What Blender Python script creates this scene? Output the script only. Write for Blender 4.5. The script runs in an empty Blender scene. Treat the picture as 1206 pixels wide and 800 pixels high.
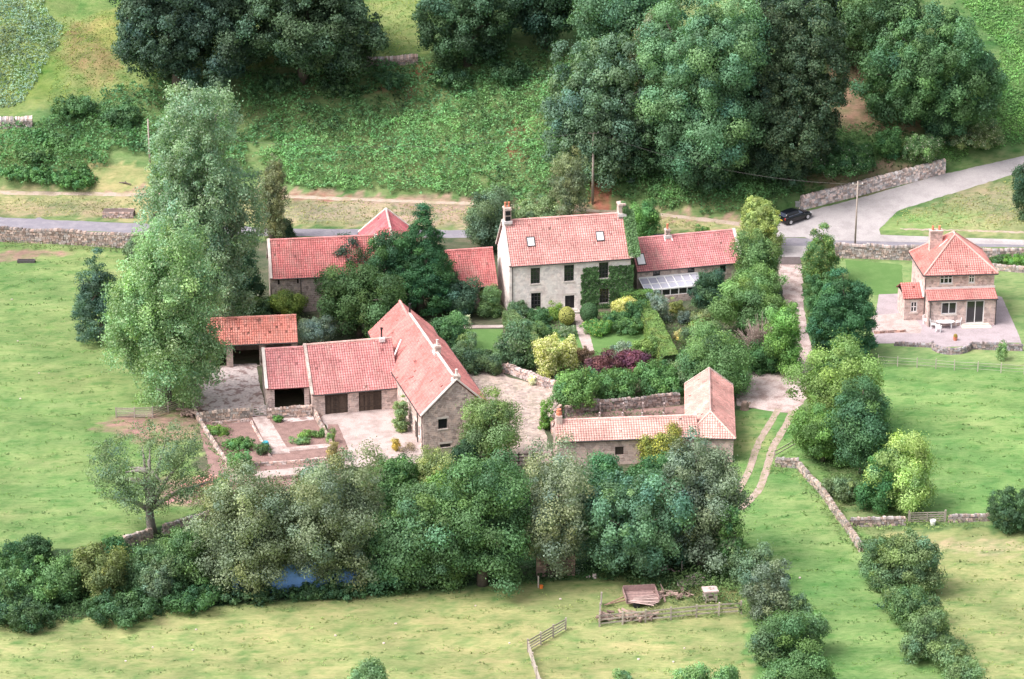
import bpy, bmesh, math, random
import numpy as np
from mathutils import Vector, Matrix

SC = bpy.context.scene
C = bpy.data.collections.new("place"); SC.collection.children.link(C)
R = math.radians
# ---------------------------------------------------------------- camera, sky, sun, exposure
PITCH, FPX, CAMZ = R(21.6), 3440.0, 126.0
cam = bpy.data.cameras.new("camera"); cam.sensor_width = 36; cam.lens = 36*FPX/1206
cam.clip_start = 1; cam.clip_end = 3000
camo = bpy.data.objects.new("camera", cam); C.objects.link(camo)
camo.location = (0, 0, CAMZ); camo.rotation_euler = (math.pi/2-PITCH, 0, 0)
SC.camera = camo
SUN_DIR = Vector((-0.58, -0.22, 0.84)).normalized()
W = bpy.data.worlds.new("World"); SC.world = W; W.use_nodes = True
nt = W.node_tree; sky = nt.nodes.new("ShaderNodeTexSky"); sky.sky_type = 'NISHITA'
sky.sun_disc = False; sky.sun_elevation = math.asin(SUN_DIR.z)
sky.sun_rotation = math.atan2(SUN_DIR.x, SUN_DIR.y); sky.dust_density = 6; sky.air_density = 1.0; sky.ozone_density = 0.4
bg = nt.nodes["Background"]; bg.inputs[1].default_value = 0.15
hs = nt.nodes.new("ShaderNodeHueSaturation"); hs.inputs["Saturation"].default_value = 0.35
nt.links.new(sky.outputs[0], hs.inputs["Color"]); nt.links.new(hs.outputs[0], bg.inputs[0])
sl = bpy.data.lights.new("sun", 'SUN'); sl.energy = 1.2; sl.angle = R(28); sl.color = (1, .955, .92)
so = bpy.data.objects.new("sun", sl); C.objects.link(so)
so.rotation_euler = SUN_DIR.to_track_quat('Z', 'Y').to_euler()
SC.view_settings.view_transform = 'Standard'; SC.view_settings.look = 'None'
SC.view_settings.exposure = 1.12; SC.view_settings.gamma = 1
SC.cycles.max_bounces = 6; SC.cycles.diffuse_bounces = 3; SC.cycles.transparent_max_bounces = 6
SC.cycles.transmission_bounces = 3; SC.cycles.glossy_bounces = 2

# ---------------------------------------------------------------- pixels of the photograph -> places on the land
sT, cT = math.sin(PITCH), math.cos(PITCH)
def ray(px, py):
    x = (px-603)/FPX; v = (py-400)/FPX
    return np.array((x, cT-v*sT, -sT-v*cT))
def P(px, py, z=0.0):
    d = ray(px, py); t = (z-CAMZ)/d[2]
    return Vector((d[0]*t, d[1]*t, z))
def proj(p):
    x, y, z = p[0], p[1], p[2]-CAMZ
    f = y*cT-z*sT; u = y*sT+z*cT
    return 603+FPX*x/f, 400-FPX*u/f
CTRL = [  # px, road edge row, slope foot row, height there, step
    (-500, 232, 216, 1.6, 0), (0, 254, 224, 1.5, 0), (170, 262, 226, 1.5, 0), (300, 267, 227, 1.5, 0), (560, 269, 236, 1.4, 0),
    (780, 273, 250, 1.0, 0), (880, 277, 262, .6, 0), (938, 276, 247, .8, .9), (1020, 277, 226, 2.0, 1.7), (1107, 281, 203, 3.5, 1.7),
    (1125, 282, 199, 3.7, 0.2), (1206, 286, 178, 5.0, 0), (1500, 296, 130, 9, 0)]
_r = [(P(a, b, 0), P(a, c, z), z, s) for a, b, c, z, s in CTRL]
XR = np.array([q[0].x for q in _r]); YR = np.array([q[0].y for q in _r])
XW = np.array([q[1].x for q in _r]); YW = np.array([q[1].y for q in _r])
ZW = np.array([q[2] for q in _r]); ST = np.array([q[3] for q in _r])
def H(x, y):
    x = np.asarray(x, float); y = np.asarray(y, float)
    yr = np.interp(x, XR, YR); yw = np.interp(x, XW, YW); zw = np.interp(x, XW, ZW); st = np.interp(x, XW, ST)
    a = np.clip((y-yr)/(yw-yr), 0, 1)*zw
    d = np.maximum(y-yw, 0)
    b = st*np.clip(d/.5, 0, 1) + .50*np.minimum(d, 34) + .36*np.maximum(d-34, 0) + .12*np.minimum(d, 4)
    k = np.clip((d-3)/12, 0, 1)
    n = .55*np.sin(x*.17+1.3+.5*np.sin(y*.13)) + .5*np.sin(y*.31+x*.11) + .35*np.sin(x*.43-y*.21+2) + .22*np.sin(x*.9+y*.7)
    # a shoulder that crosses the bank
    m = 1.5*np.exp(-((y-yw-18+.16*(x+6))/5.0)**2)*np.clip((x+60)/25, 0, 1)*np.clip((20-x)/15, 0, 1)
    return a+b+k*(n*.8+m)
def G(px, py):
    d = ray(px, py); t = 150.0; s = 0.5; prev = t
    ts = np.arange(150, 900, .6); q = d[None, :]*ts[:, None]; q[:, 2] += CAMZ
    below = q[:, 2] <= H(q[:, 0], q[:, 1]); i = int(np.argmax(below))
    a, b = ts[max(i-1, 0)], ts[i]
    for _ in range(14):
        m = (a+b)/2; p = d*m
        if p[2]+CAMZ <= float(H(p[0], p[1])): b = m
        else: a = m
    p = d*b
    return Vector((p[0], p[1], float(H(p[0], p[1]))))
def scale(p):   # photo pixels per metre at p
    return FPX/(p[1]*cT-(p[2]-CAMZ)*sT)

# ---------------------------------------------------------------- helpers
def link(o, parent=None):
    C.objects.link(o)
    if parent is not None: o.parent = parent
    return o
def tag(o, label=None, cat=None, group=None, kind=None):
    if label: o["label"] = label
    if cat: o["category"] = cat
    if group: o["group"] = group
    if kind: o["kind"] = kind
    return o
def empty(name, loc, rz=0.0, label=None, cat=None, group=None):
    o = bpy.data.objects.new(name, None); link(o); o.location = loc; o.rotation_euler = (0, 0, rz)
    o.empty_display_size = .2
    return tag(o, label, cat, group)
class MB:
    def __init__(s): s.v = []; s.f = []; s.c = []
    def poly(s, pts, col=(1, 1, 1)):
        i = len(s.v); s.v += [tuple(p) for p in pts]; s.f.append(tuple(range(i, i+len(pts)))); s.c.append(col)
    def hull8(s, p, col=(1, 1, 1), skip=()):
        i = len(s.v); s.v += [tuple(q) for q in p]
        for k, f in enumerate(((0, 3, 2, 1), (4, 5, 6, 7), (0, 1, 5, 4), (1, 2, 6, 5), (2, 3, 7, 6), (3, 0, 4, 7))):
            if k in skip: continue
            s.f.append(tuple(i+j for j in f)); s.c.append(col)
    def box(s, x0, y0, z0, x1, y1, z1, col=(1, 1, 1), M=None, skip=()):
        p = [(x0, y0, z0), (x1, y0, z0), (x1, y1, z0), (x0, y1, z0), (x0, y0, z1), (x1, y0, z1), (x1, y1, z1), (x0, y1, z1)]
        if M is not None: p = [tuple(M @ Vector(q)) for q in p]
        s.hull8(p, col, skip)
    def rod(s, a, b, w, h=None, col=(1, 1, 1), up=(0, 0, 1)):   # square bar between points
        a = Vector(a); b = Vector(b); h = h or w; d = (b-a).normalized(); u = Vector(up)
        if abs(d.dot(u)) > .95: u = Vector((1, 0, 0))
        r = d.cross(u).normalized()*w/2; t = r.cross(d).normalized()*h/2
        s.hull8([a-r-t, a+r-t, b+r-t, b-r-t, a-r+t, a+r+t, b+r+t, b-r+t], col)
    def tube(s, pts, rad, n=8, col=(1, 1, 1), caps=True):
        pts = [Vector(p) for p in pts]; base = len(s.v); m = len(pts)
        for k, p in enumerate(pts):
            d = (pts[min(k+1, m-1)]-pts[max(k-1, 0)]).normalized()
            u = Vector((0, 0, 1)) if abs(d.z) < .9 else Vector((1, 0, 0))
            a = d.cross(u).normalized(); b = a.cross(d)
            r = rad[k] if hasattr(rad, '__len__') else rad
            for j in range(n):
                t = 2*math.pi*j/n; s.v.append(tuple(p+a*r*math.cos(t)+b*r*math.sin(t)))
        for k in range(m-1):
            for j in range(n):
                s.f.append((base+k*n+j, base+k*n+(j+1) % n, base+(k+1)*n+(j+1) % n, base+(k+1)*n+j)); s.c.append(col)
        if caps:
            s.f.append(tuple(base+j for j in range(n-1, -1, -1))); s.c.append(col)
            s.f.append(tuple(base+(m-1)*n+j for j in range(n))); s.c.append(col)
    def lathe(s, prof, c=(0, 0, 0), n=12, col=(1, 1, 1), sx=1, sy=1):
        base = len(s.v); m = len(prof)
        for r, z in prof:
            for j in range(n):
                t = 2*math.pi*j/n; s.v.append((c[0]+sx*r*math.cos(t), c[1]+sy*r*math.sin(t), c[2]+z))
        for k in range(m-1):
            for j in range(n):
                s.f.append((base+k*n+j, base+k*n+(j+1) % n, base+(k+1)*n+(j+1) % n, base+(k+1)*n+j)); s.c.append(col)
        s.f.append(tuple(base+j for j in range(n-1, -1, -1))); s.c.append(col)
        s.f.append(tuple(base+(m-1)*n+j for j in range(n))); s.c.append(col)
    def build(s, name, mat, parent=None, smooth=False):
        me = bpy.data.meshes.new(name); me.from_pydata(s.v, [], s.f); me.update()
        me.uv_layers.new(name="uv"); me.color_attributes.new("col", 'FLOAT_COLOR', 'CORNER')
        V = me.vertices; U = []; K = []
        for p, col in zip(me.polygons, s.c):
            n = p.normal
            t = Vector((-n.y, n.x, 0)) if abs(n.z) < .95 else Vector((1, 0, 0))
            t.normalize(); b = n.cross(t)
            for vi in p.vertices:
                co = V[vi].co; U += (co.dot(t), co.dot(b)); K += (*col, 1)
        me.uv_layers["uv"].data.foreach_set("uv", U); me.color_attributes["col"].data.foreach_set("color", K)
        if smooth: me.polygons.foreach_set("use_smooth", [True]*len(me.polygons))
        me.materials.append(mat)
        return link(bpy.data.objects.new(name, me), parent)

# ---------------------------------------------------------------- materials
MATS = {}
def newmat(name):
    m = bpy.data.materials.new(name); m.use_nodes = True; MATS[name] = m
    return m, m.node_tree.nodes, m.node_tree.links, m.node_tree.nodes["Principled BSDF"]
def N(nodes, t, **kw):
    n = nodes.new(t)
    for k, v in kw.items():
        if k in n.inputs: n.inputs[k].default_value = v
        else: setattr(n, k, v)
    return n
def ramp(nodes, stops):
    r = nodes.new("ShaderNodeValToRGB"); e = r.color_ramp.elements
    while len(e) < len(stops): e.new(.5)
    for k, (p, c) in enumerate(stops):
        e[k].position = p; e[k].color = (*c, 1) if len(c) == 3 else c
    return r
def mixc(nodes, links, mode, fac, a, b):
    m = nodes.new("ShaderNodeMix"); m.data_type = 'RGBA'; m.blend_type = mode
    for sock, v in ((m.inputs[0], fac), (m.inputs[6], a), (m.inputs[7], b)):
        if isinstance(v, bpy.types.NodeSocket): links.new(v, sock)
        elif isinstance(v, (int, float)): sock.default_value = v if sock.type == 'VALUE' else (v, v, v, 1)
        else: sock.default_value = (*v, 1)
    return m.outputs[2]
def plain(name, col, rough=.8, var=.25, sc=3.0, bump=.0, metal=0, spec=.3):
    m, nd, lk, b = newmat(name)
    tc = N(nd, "ShaderNodeTexCoord"); no = N(nd, "ShaderNodeTexNoise", Scale=sc, Detail=6.0, Roughness=.65)
    lk.new(tc.outputs["Object"], no.inputs["Vector"])
    r = ramp(nd, [(.25, tuple(c*(1-var) for c in col)), (.75, tuple(min(1, c*(1+var)) for c in col))])
    lk.new(no.outputs[0], r.inputs[0])
    at = N(nd, "ShaderNodeAttribute", attribute_name="col")
    lk.new(mixc(nd, lk, 'MULTIPLY', 1.0, r.outputs[0], at.outputs[0]), b.inputs["Base Color"])
    b.inputs["Roughness"].default_value = rough; b.inputs["Metallic"].default_value = metal
    b.inputs["Specular IOR Level"].default_value = spec
    if bump:
        bp = N(nd, "ShaderNodeBump", Strength=bump, Distance=.05); lk.new(no.outputs[0], bp.inputs["Height"]); lk.new(bp.outputs[0], b.inputs["Normal"])
    return m
def stone(name, c1, c2, mortar, bw=.5, bh=.22, ms=.02, stain=(.3, .2, .17), st=.35, bump=.6, vor=.85):
    m, nd, lk, b = newmat(name)
    uv = N(nd, "ShaderNodeUVMap", uv_map="uv")
    wob = N(nd, "ShaderNodeTexNoise", Scale=2.2, Detail=2.0)
    lk.new(uv.outputs[0], wob.inputs["Vector"])
    va = N(nd, "ShaderNodeVectorMath", operation='SCALE'); va.inputs[3].default_value = .09
    lk.new(wob.outputs[1], va.inputs[0]); vb = N(nd, "ShaderNodeVectorMath", operation='ADD')
    lk.new(uv.outputs[0], vb.inputs[0]); lk.new(va.outputs[0], vb.inputs[1])
    br = N(nd, "ShaderNodeTexBrick"); br.inputs["Scale"].default_value = 1.0
    br.inputs["Brick Width"].default_value = bw; br.inputs["Row Height"].default_value = bh; br.inputs["Mortar Size"].default_value = ms
    br.inputs["Color1"].default_value = (*c1, 1); br.inputs["Color2"].default_value = (*c2, 1); br.inputs["Mortar"].default_value = (*mortar, 1)
    br.offset = .43; br.squash = 1.35; br.squash_frequency = 3
    lk.new(vb.outputs[0], br.inputs["Vector"])
    vo = N(nd, "ShaderNodeTexVoronoi", Scale=2.6); lk.new(vb.outputs[0], vo.inputs["Vector"])
    sat = N(nd, "ShaderNodeSeparateColor"); lk.new(vo.outputs["Color"], sat.inputs[0])
    rv = ramp(nd, [(0, (.62, .6, .6)), (.5, (1, 1, 1)), (1, (1.25, 1.2, 1.15))]); lk.new(sat.outputs[0], rv.inputs[0])
    c = mixc(nd, lk, 'MULTIPLY', vor, br.outputs["Color"], rv.outputs[0])
    no = N(nd, "ShaderNodeTexNoise", Scale=.55, Detail=7.0, Roughness=.7); lk.new(uv.outputs[0], no.inputs["Vector"])
    rs = ramp(nd, [(.46, (0, 0, 0)), (.66, (1, 1, 1))]); lk.new(no.outputs[0], rs.inputs[0])
    mt = N(nd, "ShaderNodeMath", operation='MULTIPLY'); lk.new(rs.outputs[0], mt.inputs[0]); mt.inputs[1].default_value = st
    c = mixc(nd, lk, 'MIX', mt.outputs[0], c, stain)
    lk.new(c, b.inputs["Base Color"]); b.inputs["Roughness"].default_value = .92; b.inputs["Specular IOR Level"].default_value = .15
    bp = N(nd, "ShaderNodeBump", Strength=bump, Distance=.03); lk.new(c, bp.inputs["Height"]); lk.new(bp.outputs[0], b.inputs["Normal"])
    return m
def attrmat(name, rough=.85, n_scale=8.0, n_amp=.25, big=.25, spec=.2, coord="Object"):  # colour from the mesh, plus weathering
    m, nd, lk, b = newmat(name)
    at = N(nd, "ShaderNodeAttribute", attribute_name="col"); tc = N(nd, "ShaderNodeTexCoord")
    no = N(nd, "ShaderNodeTexNoise", Scale=n_scale, Detail=4.0); lk.new(tc.outputs[coord], no.inputs["Vector"])
    r = ramp(nd, [(.3, (1-n_amp,)*3), (.7, (1+n_amp,)*3)]); lk.new(no.outputs[0], r.inputs[0])
    c = mixc(nd, lk, 'MULTIPLY', 1.0, at.outputs[0], r.outputs[0])
    n2 = N(nd, "ShaderNodeTexNoise", Scale=.5, Detail=5.0); lk.new(tc.outputs[coord], n2.inputs["Vector"])
    r2 = ramp(nd, [(.35, (1-big,)*3), (.65, (1+big*.6,)*3)]); lk.new(n2.outputs[0], r2.inputs[0])
    c = mixc(nd, lk, 'MULTIPLY', 1.0, c, r2.outputs[0])
    lk.new(c, b.inputs["Base Color"]); b.inputs["Roughness"].default_value = rough; b.inputs["Specular IOR Level"].default_value = spec
    return m
def foliage(name, trans=.3):
    m = bpy.data.materials.new(name); m.use_nodes = True; nd = m.node_tree.nodes; lk = m.node_tree.links; MATS[name] = m
    b = nd["Principled BSDF"]; at = N(nd, "ShaderNodeAttribute", attribute_name="col")
    lk.new(at.outputs[0], b.inputs["Base Color"]); b.inputs["Roughness"].default_value = .6; b.inputs["Specular IOR Level"].default_value = .25
    tr = N(nd, "ShaderNodeBsdfTranslucent")
    tcol = mixc(nd, lk, 'MULTIPLY', 1.0, at.outputs[0], (1.3, 1.45, .7)); lk.new(tcol, tr.inputs[0])
    mx = nd.new("ShaderNodeMixShader"); mx.inputs[0].default_value = trans
    lk.new(b.outputs[0], mx.inputs[1]); lk.new(tr.outputs[0], mx.inputs[2]); lk.new(mx.outputs[0], nd["Material Output"].inputs[0])
    return m
M_leaf = foliage("leaf")
M_tile = attrmat("roof_tile", .88, 5, .16, .2)
def lichen(m):
    nd, lk = m.node_tree.nodes, m.node_tree.links; b = nd["Principled BSDF"]; src = b.inputs["Base Color"].links[0].from_socket
    tc = N(nd, "ShaderNodeTexCoord"); mp = N(nd, "ShaderNodeMapping"); mp.inputs["Scale"].default_value = (1.3, .45, .45); lk.new(tc.outputs["Object"], mp.inputs[0])
    n = N(nd, "ShaderNodeTexNoise", Scale=1.1, Detail=8.0, Roughness=.75); lk.new(mp.outputs[0], n.inputs["Vector"]); r = ramp(nd, [(.47, (0, 0, 0)), (.68, (.55, .55, .55))]); lk.new(n.outputs[0], r.inputs[0])
    c = mixc(nd, lk, 'MIX', r.outputs[0], src, (.46, .30, .26))
    n2 = N(nd, "ShaderNodeTexNoise", Scale=2.1, Detail=8.0, Roughness=.8); lk.new(mp.outputs[0], n2.inputs["Vector"]); r2 = ramp(nd, [(.60, (0, 0, 0)), (.72, (.38, .38, .38))]); lk.new(n2.outputs[0], r2.inputs[0])
    c = mixc(nd, lk, 'MIX', r2.outputs[0], c, (.17, .10, .085)); lk.new(c, b.inputs["Base Color"])
lichen(M_tile)
M_rub = attrmat("rubble", .93, 9, .25, .2)
M_bark = plain("bark", (.11, .09, .075), .95, .35, 4, .6)
M_greybark = plain("grey_bark", (.2, .18, .165), .95, .3, 4, .5)
M_stone = stone("sandstone", (.60, .47, .43), (.42, .32, .30), (.64, .56, .53), vor=1.0)
M_stone_d = stone("dark_sandstone", (.56, .43, .41), (.36, .27, .26), (.6, .51, .49), .45, .24, .03, vor=1.0)
M_stone_l = stone("pale_sandstone", (.55, .44, .40), (.44, .34, .31), (.6, .52, .48), .5, .24, .02, (.38, .26, .22), .3)
M_white = stone("limewashed_stone", (.90, .82, .79), (.76, .67, .65), (.90, .83, .80), .55, .26, .012, (.56, .40, .37), .45, .3, .4)
M_brick = stone("pinkish_brick", (.60, .45, .42), (.43, .31, .29), (.62, .53, .50), .45, .2, .02, (.4, .3, .26), .25, .4)
M_coping = plain("coping_stone", (.62, .54, .50), .9, .2, 2.5, .3)
M_lead = plain("pale_flashing", (.68, .62, .62), .6, .15, 3)
M_lintel = plain("dressed_stone", (.6, .53, .49), .9, .12, 4)
M_paint = plain("white_paint", (.8, .77, .77), .5, .06, 3)
M_black = plain("black_paint", (.02, .02, .022), .5, .3, 3)
M_gutter = plain("dark_gutter", (.055, .05, .05), .5, .3, 5)
M_wood = plain("weathered_wood", (.34, .29, .26), .9, .3, 5, .4)
M_woodd = plain("dark_wood", (.07, .05, .04), .85, .35, 4, .3)
M_terra = plain("terracotta", (.55, .2, .12), .85, .2, 6)
M_dark = plain("dark_interior", (.05, .04, .035), .95, .5, 2)
M_blue = plain("blue_sheet", (.16, .32, .62), .55, .25, 1.5)
M_teal = plain("blue_plastic", (.05, .32, .42), .5, .15, 4)
M_metal = plain("galvanised_metal", (.5, .48, .48), .45, .2, 5, 0, .6)
M_rust = plain("rusty_metal", (.33, .2, .16), .8, .4, 6, .3)
M_orange = plain("orange_plastic", (.8, .22, .05), .6, .1, 3)
def glass(name, col=(.02, .022, .025), rough=.08, spec=.8):
    m, nd, lk, b = newmat(name); b.inputs["Base Color"].default_value = (*col, 1); b.inputs["Roughness"].default_value = rough
    b.inputs["Specular IOR Level"].default_value = spec; return m
M_glass = glass("window_glass"); M_skyglass = glass("sky_glass", (.62, .62, .66), .15)
M_cons = glass("conservatory_glass", (.40, .39, .46), .12)
M_carp = glass("black_car_paint", (.006, .007, .011), .12, .6)
M_carg = glass("car_glass", (.05, .06, .09), .05, 1.0)
M_tyre = plain("tyre", (.02, .02, .02), .9); M_alloy = plain("alloy", (.6, .6, .62), .35, .05, 3, 0, .5)
M_plate = plain("yellow_plate", (.8, .48, .06), .5, .05); M_lampr = plain("red_lamp", (.3, .02, .02), .3, .1); M_lampw = plain("clear_lamp", (.6, .6, .62), .2, .1)

# ---------------------------------------------------------------- ground
rng = np.random.default_rng(7)
def nz(x, y, k=1.0, s=0):   # cheap smooth noise -1..1
    r = np.random.default_rng(100+s); o = np.zeros_like(np.asarray(x, float)); w = 0
    for i in range(7):
        a = r.uniform(0, 2*math.pi); f = k*(1.0+.75*i)*r.uniform(.8, 1.2); am = 1/(1+.45*i)
        o = o + am*np.sin((x*math.cos(a)+y*math.sin(a))*f + r.uniform(0, 6.3) + 1.3*np.sin((x*math.sin(a)-y*math.cos(a))*f*.7+i)); w += am
    return o/w*1.6
def inpoly(x, y, poly):
    ins = np.zeros(np.shape(x), bool); n = len(poly); j = n-1
    for i in range(n):
        xi, yi = poly[i][0], poly[i][1]; xj, yj = poly[j][0], poly[j][1]
        c = ((yi > y) != (yj > y)) & (x < (xj-xi)*(y-yi)/((yj-yi)+1e-12)+xi); ins ^= c; j = i
    return ins
def wpoly(pix): return [G(a, b) for a, b in pix]
def axis(a, b, st, lo, hi):
    c = list(np.arange(a, b+1e-6, st)); s = st
    while c[0] > lo: s *= 1.35; c.insert(0, c[0]-s)
    s = st
    while c[-1] < hi: s *= 1.35; c.append(c[-1]+s)
    return np.array(c)
gx = axis(-82, 82, .55, -700, 700); gy = axis(228, 440, .55, -200, 1300)
GX, GY = np.meshgrid(gx, gy); GZ = H(GX, GY)
wx = GX+1.0*nz(GX, GY, .9, 1)+.4*nz(GX, GY, 3, 2); wy = GY+1.0*nz(GX, GY, .9, 3)+.4*nz(GX, GY, 3, 4)
col = np.zeros(GX.shape+(3,)); col[:] = (.15, .225, .075)
bot = (.27, .31, .11); lf = (.185, .275, .085); dg = (.11, .2, .06)
ZONES = [
    ([(-900, 1500), (-900, 760), (0, 735), (240, 712), (620, 690), (700, 680), (880, 690), (930, 830), (960, 1500)], (.285, .32, .115)),
    ([(-700, 640), (-700, 285), (0, 285), (150, 292), (240, 480), (250, 600), (140, 640), (0, 665)], lf),
    ([(1010, 640), (1110, 620), (1206, 625), (1700, 625), (1900, 1500), (1200, 1500), (1150, 800)], (.265, .31, .11)),
    ([(862, 480), (925, 478), (1000, 610), (1160, 830), (1220, 1500), (1000, 1500), (860, 640)], (.175, .29, .085)),
    ([(1036, 432), (1700, 440), (1700, 605), (1062, 606), (1000, 540)], (.175, .30, .085)),
    ([(985, 306), (1700, 330), (1700, 440), (1032, 428)], (.2, .3, .1)),
    ([(0, 140), (-900, 200), (-900, -200), (520, -200), (500, 70), (420, 68), (300, 82), (200, 98), (90, 118)], (.185, .25, .075)),
    ([(1130, -60), (1800, -100), (1800, 175), (1206, 178), (1110, 190), (1100, 150)], (.11, .2, .06)),
    ([(-900, 252), (0, 252), (170, 260), (340, 268), (560, 268), (780, 272), (880, 275), (880, 262), (780, 250), (560, 236), (300, 226), (0, 222), (-900, 222)], (.30, .30, .13)),
    ([(1037, 272), (1045, 262), (1075, 247), (1206, 207), (1700, 90), (1800, 290), (1206, 284)], (.27, .30, .12)),
    ([(95, 195), (175, 192), (180, 226), (100, 228)], (.3, .31, .12)),
    ([(110, 224), (880, 262), (860, 256), (560, 232), (300, 222)], (.33, .25, .15)),
]
OFFZ = {}
for pl, c in ZONES:
    m = inpoly(wx, wy, wpoly(pl)); col[m] = c
def blob(px, py, rx, ry, c, s=.8, k=1.0):
    g = G(px, py); d = ((wx-g.x)/rx)**2+((wy-g.y)/ry)**2
    a = np.clip((1.15-d)/.6, 0, 1)[..., None]*s; a = a*(.6+.4*np.clip(nz(GX, GY, 2*k, 9)+.5, 0, 1))[..., None]
    col[:] = col*(1-a)+np.array(c)*a
vill = wpoly([(225, 400), (300, 285), (560, 275), (900, 285), (930, 300), (945, 430), (925, 480), (865, 480), (862, 560), (860, 600), (240, 600)])
m = inpoly(wx, wy, vill); col[m] = (.12, .13, .07)
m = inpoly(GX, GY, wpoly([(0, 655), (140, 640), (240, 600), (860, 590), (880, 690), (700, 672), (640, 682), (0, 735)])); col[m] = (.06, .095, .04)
for a in [(20, 302, 4, 2.2, (.33, .2, .15)), (45, 298, 5, 1.6, (.33, .2, .15)), (150, 500, 3, 3, (.35, .19, .16)), (190, 505, 4.5, 5, (.36, .19, .16)), (215, 580, 3, 4, (.38, .2, .18), .9), (245, 572, 2, 4, (.38, .2, .18), .9),
          (105, 50, 4.5, 6, (.2, .14, .06)), (115, 78, 3, 3, (.24, .2, .08)), (150, 30, 6, 5, (.26, .29, .07), .6), (35, 90, 5, 5, (.17, .24, .05)),
          (1005, 95, 3.6, 7, (.34, .2, .13)), (1000, 130, 4.5, 4, (.36, .23, .14)), (1045, 145, 6, 2.5, (.3, .19, .11)), (990, 210, 7, 1.2, (.3, .2, .12)), (1040, 198, 8, 1.2, (.32, .2, .13)),
          (706, 200, 1.0, 6, (.33, .13, .07), 1), (708, 232, 1.8, 3, (.35, .14, .08), 1), (608, 152, 1.5, 1.5, (.33, .15, .08)), (610, 180, 1.5, 1.2, (.33, .15, .08)), (500, 80, 1.5, 1.5, (.35, .16, .08)), (465, 105, 4, 1, (.26, .16, .08)), (380, 232, 6, .6, (.33, .15, .1)),
          (1150, 225, 5, 3, (.36, .31, .17), .7), (1190, 240, 6, 3, (.34, .3, .17), .6), (1100, 262, 6, 2, (.2, .3, .09), .7), (1060, 265, 4, 3, (.2, .32, .09), .8),
          (1140, 645, 9, 1.6, (.42, .36, .19), .7), (1080, 660, 2, 2, (.4, .35, .18), .6), (890, 510, 2, 6, (.33, .35, .13), .6),
          (450, 250, 12, 3, (.36, .29, .19), .8), (520, 255, 8, 3, (.36, .28, .19), .8), (360, 250, 7, 3, (.34, .28, .18), .7), (60, 246, 10, 2, (.31, .27, .15), .6)]:
    blob(*a)
# mottling of the pastures: darker tussock patches and dry lighter ones
t1 = nz(GX, GY, .42, 11); t2 = nz(GX*.55, GY, 1.6, 12); t3 = nz(GX, GY, .16, 13)
dry = np.clip(t3*.9+t1*.5, -1, 1)[..., None]
col = col*(1+.16*t1[..., None]) + dry*np.array((.032, .010, .008))
tus = np.clip(t2-.2, 0, 1)[..., None]*1.2; col = col*(1-tus*np.array((.40, .20, .32))); t4 = np.clip(nz(GX*.6, GY, 3.1, 15)-.25, 0, 1)[..., None]; col = col*(1-t4*np.array((.34, .17, .28)))
col = np.clip(col*np.array((.87,.82,1.0)), .015, .9)
def gridmesh(name, X, Y, Z, colr, mat):
    ny, nx = X.shape; me = bpy.data.meshes.new(name)
    me.vertices.add(nx*ny); me.vertices.foreach_set("co", np.stack([X, Y, Z], -1).astype(np.float32).ravel())
    i = np.arange((ny-1)*(nx-1)); r_ = i//(nx-1); c_ = i % (nx-1); a = r_*nx+c_
    q = np.stack([a, a+1, a+nx+1, a+nx], -1).astype(np.int32)
    me.loops.add(q.size); me.loops.foreach_set("vertex_index", q.ravel())
    me.polygons.add(len(q)); me.polygons.foreach_set("loop_start", np.arange(0, q.size, 4, dtype=np.int32))
    me.polygons.foreach_set("use_smooth", np.ones(len(q), bool))
    me.update(calc_edges=True)
    ca = me.color_attributes.new("col", 'FLOAT_COLOR', 'POINT')
    ca.data.foreach_set("color", np.concatenate([colr.reshape(-1, 3), np.ones((nx*ny, 1))], 1).astype(np.float32).ravel())
    me.materials.append(mat); return link(bpy.data.objects.new(name, me))
def grassmat():
    m, nd, lk, b = newmat("meadow_ground")
    at = N(nd, "ShaderNodeAttribute", attribute_name="col"); tc = N(nd, "ShaderNodeTexCoord")
    mp = N(nd, "ShaderNodeMapping"); mp.inputs["Scale"].default_value = (.45, 1.15, 1.0); lk.new(tc.outputs["Object"], mp.inputs[0])
    n1 = N(nd, "ShaderNodeTexNoise", Scale=2.6, Detail=9.0, Roughness=.72); lk.new(mp.outputs[0], n1.inputs["Vector"])
    r1 = ramp(nd, [(.30, (.66, .74, .66)), (.5, (1, 1, 1)), (.72, (1.28, 1.2, 1.25))]); lk.new(n1.outputs[0], r1.inputs[0])
    c = mixc(nd, lk, 'MULTIPLY', 1.0, at.outputs[0], r1.outputs[0])
    n2 = N(nd, "ShaderNodeTexNoise", Scale=.8, Detail=9.0, Roughness=.74); lk.new(mp.outputs[0], n2.inputs["Vector"])
    r2 = ramp(nd, [(.50, (0, 0, 0)), (.66, (.8, .8, .8))]); lk.new(n2.outputs[0], r2.inputs[0])
    dk = mixc(nd, lk, 'MULTIPLY', 1.0, c, (.52, .80, .56)); c = mixc(nd, lk, 'MIX', r2.outputs[0], c, dk)
    n3 = N(nd, "ShaderNodeTexNoise", Scale=.33, Detail=9.0, Roughness=.72); lk.new(mp.outputs[0], n3.inputs["Vector"])
    r3 = ramp(nd, [(.50, (0, 0, 0)), (.68, (.55, .55, .55))]); lk.new(n3.outputs[0], r3.inputs[0])
    st = mixc(nd, lk, 'MULTIPLY', 1.0, at.outputs[0], (1.55, 1.22, 1.5)); c = mixc(nd, lk, 'MIX', r3.outputs[0], c, st)
    lk.new(c, b.inputs["Base Color"]); b.inputs["Roughness"].default_value = .95; b.inputs["Specular IOR Level"].default_value = .1
    bp = N(nd, "ShaderNodeBump", Strength=.55, Distance=.2); lk.new(n1.outputs[0], bp.inputs["Height"]); lk.new(bp.outputs[0], b.inputs["Normal"])
    return m
M_ground = grassmat()
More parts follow.
